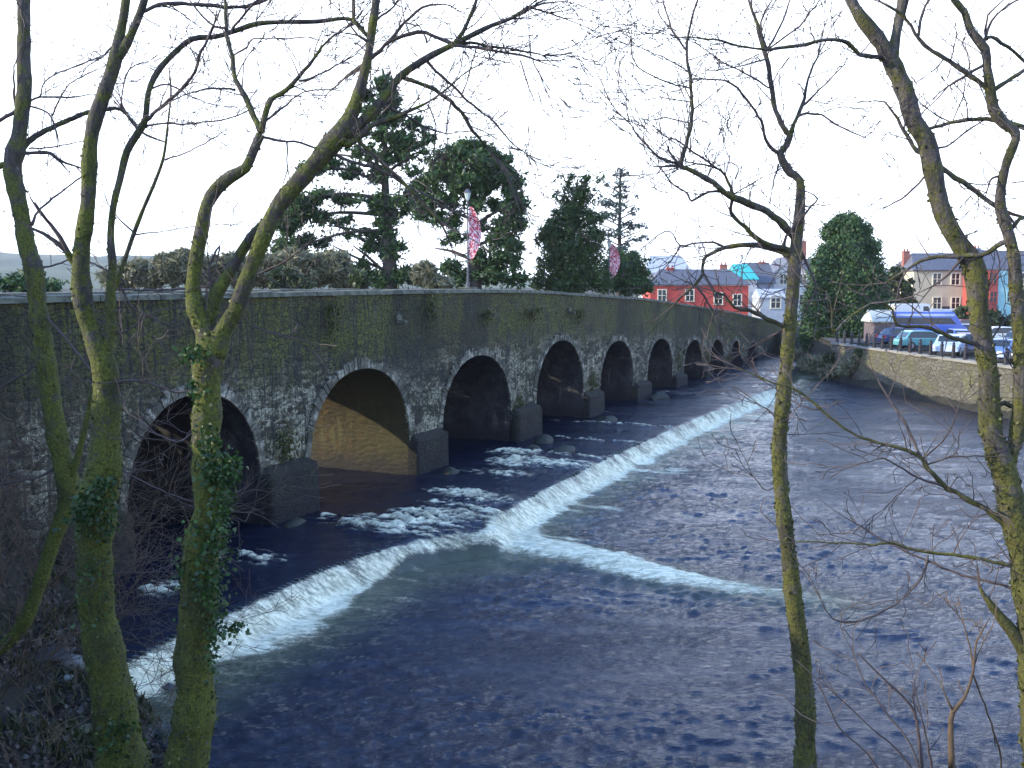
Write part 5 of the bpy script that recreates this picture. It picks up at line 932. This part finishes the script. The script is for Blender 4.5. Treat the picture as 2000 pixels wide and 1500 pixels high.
# kiosk
M['render_brown'] = simple('brown_kiosk_wall', (.10, .08, .085), .8, .2); M['roof_pale'] = simple('pale_sheet_roof', (.36, .40, .36), .6, .15); M['slate'] = simple('slate_roof', (.085, .09, .105), .6, .3, 2.5)
def gable_house(name, label, x0, x1, D, zb_, ze, zr, depth, wallm, roofm, wins=(), chim=(), hip=0.0, cat='house', door=None, over=.25, ry=0.0, group=None, wsize=(.95, 1.35), frame=None, gable_front=False):
    a = at_depth(x0, 560, D).x; b = at_depth(x1, 560, D).x; W_ = b-a; cx = (a+b)/2; y0_ = D
    r_ = empty(name, (cx, y0_, zb_), ry); tag(r_, label, cat, group); he, hr = ze-zb_, zr-zb_; m_ = MB(); hw_ = W_/2
    if gable_front:
        P = [(-hw_, 0, -1), (hw_, 0, -1), (hw_, 0, he), (0, 0, hr), (-hw_, 0, he)]; Q = [(x_, depth, z_) for x_, _, z_ in P]
        m_.add(P+Q, [(0, 1, 2, 3, 4), (9, 8, 7, 6, 5), (1, 6, 7, 2), (0, 4, 9, 5)]); m_.build('wall', wallm, r_)
        m_ = MB(); o_ = over; th = .14
        for sx in (-1, 1):
            e = Vector((sx*(hw_+o_), 0, he-o_*(hr-he)/hw_)); rr = Vector((0, 0, hr+.02)); vs = []
            for y_ in (-o_, depth+o_):
                for q in (e, rr): vs += [(q.x, y_, q.z+.02), (q.x, y_, q.z+th+.02)]
            m_.add(vs, [(0, 2, 3, 1), (4, 5, 7, 6), (1, 3, 7, 5), (0, 4, 6, 2), (0, 1, 5, 4)])
        m_.build('roof', roofm, r_)
    else:
        m_.box((0, depth/2, (he-1)/2), (W_, depth, he+1)); g = hr-.05
        if hip < .1: m_.add([(-hw_, 0, he), (-hw_, depth, he), (-hw_, depth/2, g), (hw_, 0, he), (hw_, depth, he), (hw_, depth/2, g)], [(0, 2, 1), (3, 4, 5)])
        m_.build('wall', wallm, r_); o_ = over; m_ = MB(); hx = hw_+o_-hip*hw_
        e = [(-hw_-o_, -o_, he+.02), (hw_+o_, -o_, he+.02), (hw_+o_, depth+o_, he+.02), (-hw_-o_, depth+o_, he+.02)]; rdg = [(-hx, depth/2, hr), (hx, depth/2, hr)]
        vs = e+rdg+[(x_, y_, z_+.13) for x_, y_, z_ in e+rdg]
        m_.add(vs, [(6, 7, 11, 10), (8, 9, 10, 11), (7, 8, 11), (9, 6, 10), (0, 1, 7, 6), (1, 2, 8, 7), (2, 3, 9, 8), (3, 0, 6, 9), (0, 3, 2, 1)]); rf = m_.build('roof', roofm, r_)
    rf = [c_ for c_ in r_.children if c_.name.startswith('roof')][0]
    for (px, py) in wins:
        q = at_depth(px, py, D); lx = q.x-cx; lz = q.z-zb_; ww, wh_ = wsize
        m_ = MB()
        for (dx, dz_, sx, sz) in ((0, wh_/2+.05, ww+.24, .12), (0, -wh_/2-.05, ww+.3, .12), (-ww/2-.05, 0, .12, wh_), (ww/2+.05, 0, .12, wh_), (0, 0, .06, wh_), (0, 0, ww-.02, .06)): m_.box((lx+dx, -.04-(.004 if sx < .07 else 0), lz+dz_), (sx, .1, sz))
        wd_ = m_.build('window', frame or M['frame'], r_); m_ = MB(); m_.box((lx, -.015, lz), (ww, .03, wh_)); m_.build('pane', M['glass_dark'], wd_)
    if door: 
        q = at_depth(door[0], 560, D); m_ = MB(); m_.box((q.x-cx, -.03, 1.05), (1.0, .08, 2.1)); m_.build('door', M['iron'], r_)
    for (px, ytop, wpx, cm) in chim:
        q = at_depth(px, ytop, D); cw = wpx*D/FPX; zt_ = q.z-zb_; z0_ = he*.9
        m_ = MB(); m_.box((q.x-cx, depth*.5, (z0_+zt_)/2), (cw, .7, zt_-z0_)); m_.box((q.x-cx, depth*.5, zt_+.05), (cw+.14, .84, .12)); ch_ = m_.build('chimney', cm, r_)
        m_ = MB()
        for k_ in range(2): m_.tube([Vector((q.x-cx+(k_-.5)*cw*.5, depth*.5, zt_+.1)), Vector((q.x-cx+(k_-.5)*cw*.5, depth*.5, zt_+.45))], [.12, .1], 8)
        m_.build('chimney_pot', M['brick'], ch_)
    return r_
M['frame'] = simple('cream_window_surround', (.62, .6, .48), .7, .1); M['brick'] = simple('red_brick', (.26, .10, .08), .85, .25, 8)
M['red_wall'] = simple('coral_red_render', (.42, .06, .045), .8, .12, 1.5); M['red_wall2'] = simple('dull_red_render', (.32, .065, .055), .8, .15, 1.5); M['cream_wall'] = simple('cream_render', (.46, .43, .31), .85, .1, 1.2); M['white_wall'] = simple('white_render', (.50, .52, .52), .85, .1, 1.2)
M['blue_wall'] = simple('pale_aqua_render', (.24, .46, .50), .8, .08, 1.2); M['grey_wall'] = simple('blue_grey_render', (.22, .25, .31), .8, .15, 1.2); M['turq'] = simple('turquoise_roof', (.04, .38, .36), .55, .15); M['slate_pale'] = simple('pale_slate_roof', (.34, .38, .42), .7, .15, 2)
gable_house('kiosk', 'small brown kiosk with a pale pitched roof at the corner of the car park', 1712, 1746, 82, CPZ, CPZ+1.7, CPZ+2.6, 2.6, M['render_brown'], M['roof_pale'], cat='kiosk', wins=[(1729, 656)], wsize=(.6, .5), over=.2, gable_front=False)
gable_house('town_house', 'coral red house with grey slate roof and cream window surrounds beyond the bridge', 1270, 1462, 122, 2.6, 7.15, 9.1, 7, M['red_wall'], M['slate'], wins=[(1293, 577), (1347, 577), (1403, 583), (1440, 586)], chim=[(1318, 524, 15, M['red_wall2'])], hip=.32, group='houses of the town')
gable_house('town_house', 'white house with pale roof rising behind the left end of the coral red house', 1262, 1352, 150, 3, 9.0, 11.8, 9, M['white_wall'], M['slate_pale'], wins=[(1290, 545), (1330, 545)], group='houses of the town', hip=.4)
gable_house('town_house', 'house with turquoise roof just behind the right end of the coral red house', 1434, 1478, 132, 3, 7.9, 10.0, 7, M['white_wall'], M['turq'], chim=[(1424, 517, 14, M['brick'])], group='houses of the town', hip=.5, wins=[(1455, 580)])
gable_house('town_house', 'dark blue-grey gabled house right of the turquoise roof', 1464, 1512, 136, 3, 7.4, 10.3, 8, M['grey_wall'], M['slate'], wins=[(1480, 575), (1500, 575)], chim=[(1502, 512, 13, M['brick'])], group='houses of the town')
gable_house('town_house', 'tall white gabled house behind the slender mossy trunk', 1512, 1580, 140, 3, 8.6, 11.2, 8, M['white_wall'], M['slate'], wins=[(1530, 545), (1568, 545), (1530, 585), (1568, 585)], group='houses of the town', gable_front=True)
gable_house('town_house', 'slate-roofed house with tall brick chimney peeping out left of the cypress', 1560, 1640, 148, 3, 8.2, 11.2, 8, M['grey_wall'], M['slate'], chim=[(1581, 470, 17, M['brick'])], group='houses of the town')
gable_house('shed', 'low pale grey-blue shed in front of the tall white gabled house', 1486, 1534, 118, 2.6, 5.6, 6.6, 4, M['slate_pale'], M['slate_pale'], cat='shed', wins=[(1515, 590)], wsize=(1.1, 1.4), over=.1)
gable_house('town_house', 'cream two-storey house with hipped slate roof left of the large right tree', 1784, 1924, 120, 2.5, 8.9, 11.1, 8, M['cream_wall'], M['slate'], wins=[(1830, 545), (1866, 545), (1866, 592), (1830, 592)], chim=[(1795, 490, 12, M['brick'])], hip=.35, group='houses of the town', door=(1848,))
gable_house('town_house', 'narrow red terraced house between the large trunk and the pale aqua house', 1926, 1949, 114, 2.5, 8.9, 11.3, 8, M['red_wall2'], M['slate'], wins=[(1940, 543), (1940, 580)], wsize=(.8, 1.2), chim=[(1940, 484, 12, M['grey_wall'])], over=.0, group='houses of the town', frame=M['red_wall2'])
gable_house('town_house', 'narrow pale aqua terraced house between the two thick right stems', 1949.6, 1980, 114.05, 2.5, 8.85, 11.25, 8, M['blue_wall'], M['slate'], wins=[(1972, 580)], wsize=(.6, 1.2), over=.0, group='houses of the town', frame=M['blue_wall'])
gable_house('town_house', 'grey rendered terraced house at the right edge of the picture', 1980.6, 2060, 114.1, 2.5, 8.8, 11.2, 8, M['grey_wall'], M['slate'], wins=[(1992, 545), (2030, 545)], over=.0, group='houses of the town')
# street lamps of the town
def lamp_post(name, label, base, h_, group=None, globe=False):
    r_ = empty(name, base); tag(r_, label, 'lamp post', group)
    m_ = MB(); m_.tube([Vector((0, 0, z)) for z in (0, .25, .28, .9, .95, h_-.55)], [.11, .11, .075, .065, .05, .038], 10); m_.build('pole', M['pole'], r_, smooth=False)
    m_ = MB(); z0 = h_-.55
    if globe:
        m_.tube([Vector((0, 0, z0+k*.45/10)) for k in range(11)], [max(.02, .23*math.sin(math.pi*k/10)) for k in range(11)], 12); m_.build('lamp_globe', M['lamp_white'], r_, smooth=True)
    else:
        m_.tube([Vector((0, 0, z0)), Vector((0, 0, z0+.05)), Vector((0, 0, z0+.42))], [.07, .1, .19], 6); m_.build('lantern', M['lantern_glass'], r_)
        m_ = MB(); m_.tube([Vector((0, 0, z0+.42)), Vector((0, 0, z0+.45)), Vector((0, 0, z0+.58)), Vector((0, 0, z0+.66))], [.22, .22, .1, .015], 6); m_.build('lantern_cap', M['pole'], r_)
    return r_
M['lantern_glass'] = simple('frosted_lantern_glass', (.42, .5, .48), .3, .08)
def s_for_px(px, off):
    lo, hi = -10, 95
    for _ in range(50):
        mid = (lo+hi)/2; p = bridge_pt(mid, off, 7)
        if 1000+FPX*p.x/(p.y*cP) < px: lo = mid
        else: hi = mid
    return lo
t = NT('banner_fabric'); v = t.voro(7, 'F1', t.map((1, 1, .8)), 'Distance'); n = t.noise(6, 3); e = t.voro(4.5, 'DISTANCE_TO_EDGE', t.map((1, 1, .7)))
c = t.mix(t.ramp(v, .25, .5), (.62, .50, .52), (.40, .05, .09)); c = t.mix(t.ramp(e, .0, .07, 1, 0), c, (.68, .6, .6)); t.set('Base Color', c); t.set('Roughness', .75); M['banner'] = t.m
for (px, ylamp, yt, yb_, wmax, lb1, lb2) in [(914, 372, 404, 506, 24, 'grey lamp post with lantern on the far parapet in front of the broad pine', 'larger red and white curved banner fixed to the nearer bridge lamp post'),
                                            (1189, 470, 476, 544, 20, 'grey lamp post on the bridge in front of the dark rounded yew', 'smaller red and white curved banner fixed to the farther bridge lamp post')]:
    off = BW-.2; s_ = s_for_px(px, off); b = bridge_pt(s_, off, btop(s_)); D = b.y; zl = at_depth(px, ylamp, D).z
    if px < 1000:
        pl = empty('parapet_pedestal', tuple(b)); tag(pl, 'low stone pedestal on the far parapet carrying the nearer lamp post', 'pedestal'); pl.rotation_euler[2] = math.pi/2-BR
        m_ = MB(); m_.box((0, 0, .12), (.95, .6, .24)); m_.build('block', M['coping'], pl, bevel=.02); m_ = MB(); m_.box((0, 0, .27), (1.05, .68, .07)); m_.build('cap_slab', M['coping'], pl, bevel=.02); b = b+Vector((0, 0, .3))
    lamp_post('lamp_post', lb1, tuple(b), zl-b.z, 'lamp posts on the bridge')
    zt, zb2 = at_depth(px, yt, D).z, at_depth(px, yb_, D).z; hh_ = zt-zb2; wm = wmax*D/FPX
    ban = empty('banner', (b.x, b.y, zb2)); tag(ban, lb2, 'banner', 'banners on the bridge')
    m_ = MB(); n_ = 22; vs = []
    for k in range(n_+1):
        u = k/n_; w_ = wm*(.28+.72*math.sin(math.pi*min(1, u*1.0))**.8) if 0 < u < 1 else wm*.28
        for (x_, y_) in ((.06, -.012), (.06+w_*.5, -.012-.05*math.sin(u*7)), (.06+w_, -.012-.09*math.sin(u*7+1)), (.06+w_, .012-.09*math.sin(u*7+1)), (.06+w_*.5, .012-.05*math.sin(u*7)), (.06, .012)): vs.append((x_, y_, u*hh_))
    fs = [(i*6+j, i*6+(j+1) % 6, (i+1)*6+(j+1) % 6, (i+1)*6+j) for i in range(n_) for j in range(6)]+[tuple(range(6))[::-1], tuple(n_*6+j for j in range(6))]
    m_.add(vs, fs); m_.build('cloth', M['banner'], ban, smooth=False)
    m_ = MB()
    for z_ in (.02, hh_-.02): m_.tube([Vector((0, 0, z_)), Vector((.06+wm*.3, 0, z_))], .014, 6)
    m_.build('bracket', M['pole'], ban)
lamp_post('lamp_post', 'globe lamp on a short dark post in front of the cypress by the kiosk', on_park(1702, 84), 4.75-CPZ, 'lamp posts of the town', True)
lamp_post('lamp_post', 'thin pale street lamp in front of the turquoise roof', tuple(at_depth(1446, 620, 120)), 7.6, 'lamp posts of the town')

# ---------------------------------------------------------------- plants on the bridge wall and at the pier feet
def tuft(s_, dz_, n, hgt, down, wid, label, mat='moss_tuft', size=.05):
    z_ = btop(s_)-dz_; p = bridge_pt(s_, -.08, z_); a = rng.normal(size=(n, 3)); a[:, 0] *= wid; a[:, 1] *= .07; a[:, 2] = (-np.abs(a[:, 2]) if down else a[:, 2])*hgt
    a[:, 0] *= np.exp(-np.abs(a[:, 2])/(hgt*2)); W_ = a[:, 0:1]*np.array(BD)[None]+(-np.abs(a[:, 1:2])-.01)*np.array(BN)[None]+np.array([0, 0, 1])*a[:, 2:3]
    o = quads_mesh('wall_plant', leafquads(W_, size, 3.0, updir=np.array([0, 0, -1.0 if down else .8])), M[mat]); o.location = p; tag(o, label, 'wall plant', 'plants growing on the bridge wall')
for s_, dz_, n, h_, dn, w_, lb in [(2.3, .35, 260, .75, True, .28, 'long green streak of hanging weed right of the forked ivy tree'), (8.6, .75, 240, .35, False, .35, 'green leafy clump above the second open arch'), (13.4, .9, 160, .3, True, .35, 'small moss clump between the second and third open arches'), (18.0, .9, 220, .3, True, .8, 'broad moss patch near the crown of the humpback'), (24, .9, 200, .3, True, .9, 'moss patch above the fourth arch'), (-0.2, 4.6, 260, .28, False, .4, 'green fern on the ledge left of the golden lit arch'),
        (16.6, 5.3, 200, .2, False, .5, 'moss on the ledge beside the dark fourth arch'), (26.3, 4.9, 240, .3, False, .6, 'green weed on the ledge between the fourth and fifth arches'), (43.6, 3.9, 260, .4, False, .6, 'bushy weed on the pier right of the sixth arch'), (51.6, 4.0, 260, .3, False, .7, 'green weed on the pier right of the seventh arch'), (59, 4.1, 300, .25, False, 1.0, 'green weed on the pier right of the eighth arch')]:
    tuft(s_, dz_, n, h_, dn, w_, lb)
# unseen bushes added upstream to shade all arches but the golden one
def shade_bush(s_, o_, hgt, seed):
    random.seed(seed); p = bridge_pt(s_, o_, -.4); root = empty('added_shade_bush', tuple(p)); tag(root, 'dense low bush added unseen behind the bridge to shade its arches', 'bush', 'bushes added to shade the arches')
    m_ = MB()
    for k in range(3): a = k*2.1+random.random(); m_.tube([Vector((0, 0, 0)), Vector((math.cos(a)*.5, math.sin(a)*.5, hgt*.5)), Vector((math.cos(a)*1.0, math.sin(a)*1.0, hgt*.85))], [.09, .06, .02], 6)
    m_.build('stems', M['twig'], root); n = 3400; C = rng.normal(size=(n, 3)); C /= np.linalg.norm(C, axis=1)[:, None]; C *= rng.uniform(.2, 1, n)[:, None]**.5; C = C*np.array([1.9, 1.9, hgt*.5])+np.array([0, 0, hgt*.5]); quads_mesh('crown', leafquads(C, .24, 1.4), M['bush_green'], root)
k = 0
for s_ in [-18, -15, -12, -9, -6.5, -3.5]+[8.4+i*2.9 for i in range(23)]: shade_bush(s_, 9.6+.5*math.sin(s_*2), min(5.9, btop(s_)-.9), 200+k); k += 1

# ---------------------------------------------------------------- air
hz = MB(); hz.box((0, 1000, 55), (3200, 2700, 124)); ho = hz.build('haze', bpy.data.materials.new('haze_air')); hm = ho.data.materials[0]; hm.use_nodes = True; hn = hm.node_tree; hn.nodes.clear()
pv = hn.nodes.new('ShaderNodeVolumePrincipled'); pv.inputs['Color'].default_value = (.86, .92, 1, 1); pv.inputs['Density'].default_value = .00013; om = hn.nodes.new('ShaderNodeOutputMaterial'); hn.links.new(pv.outputs[0], om.inputs['Volume'])
tag(ho, 'thin pale haze over the valley', 'haze', kind='stuff')
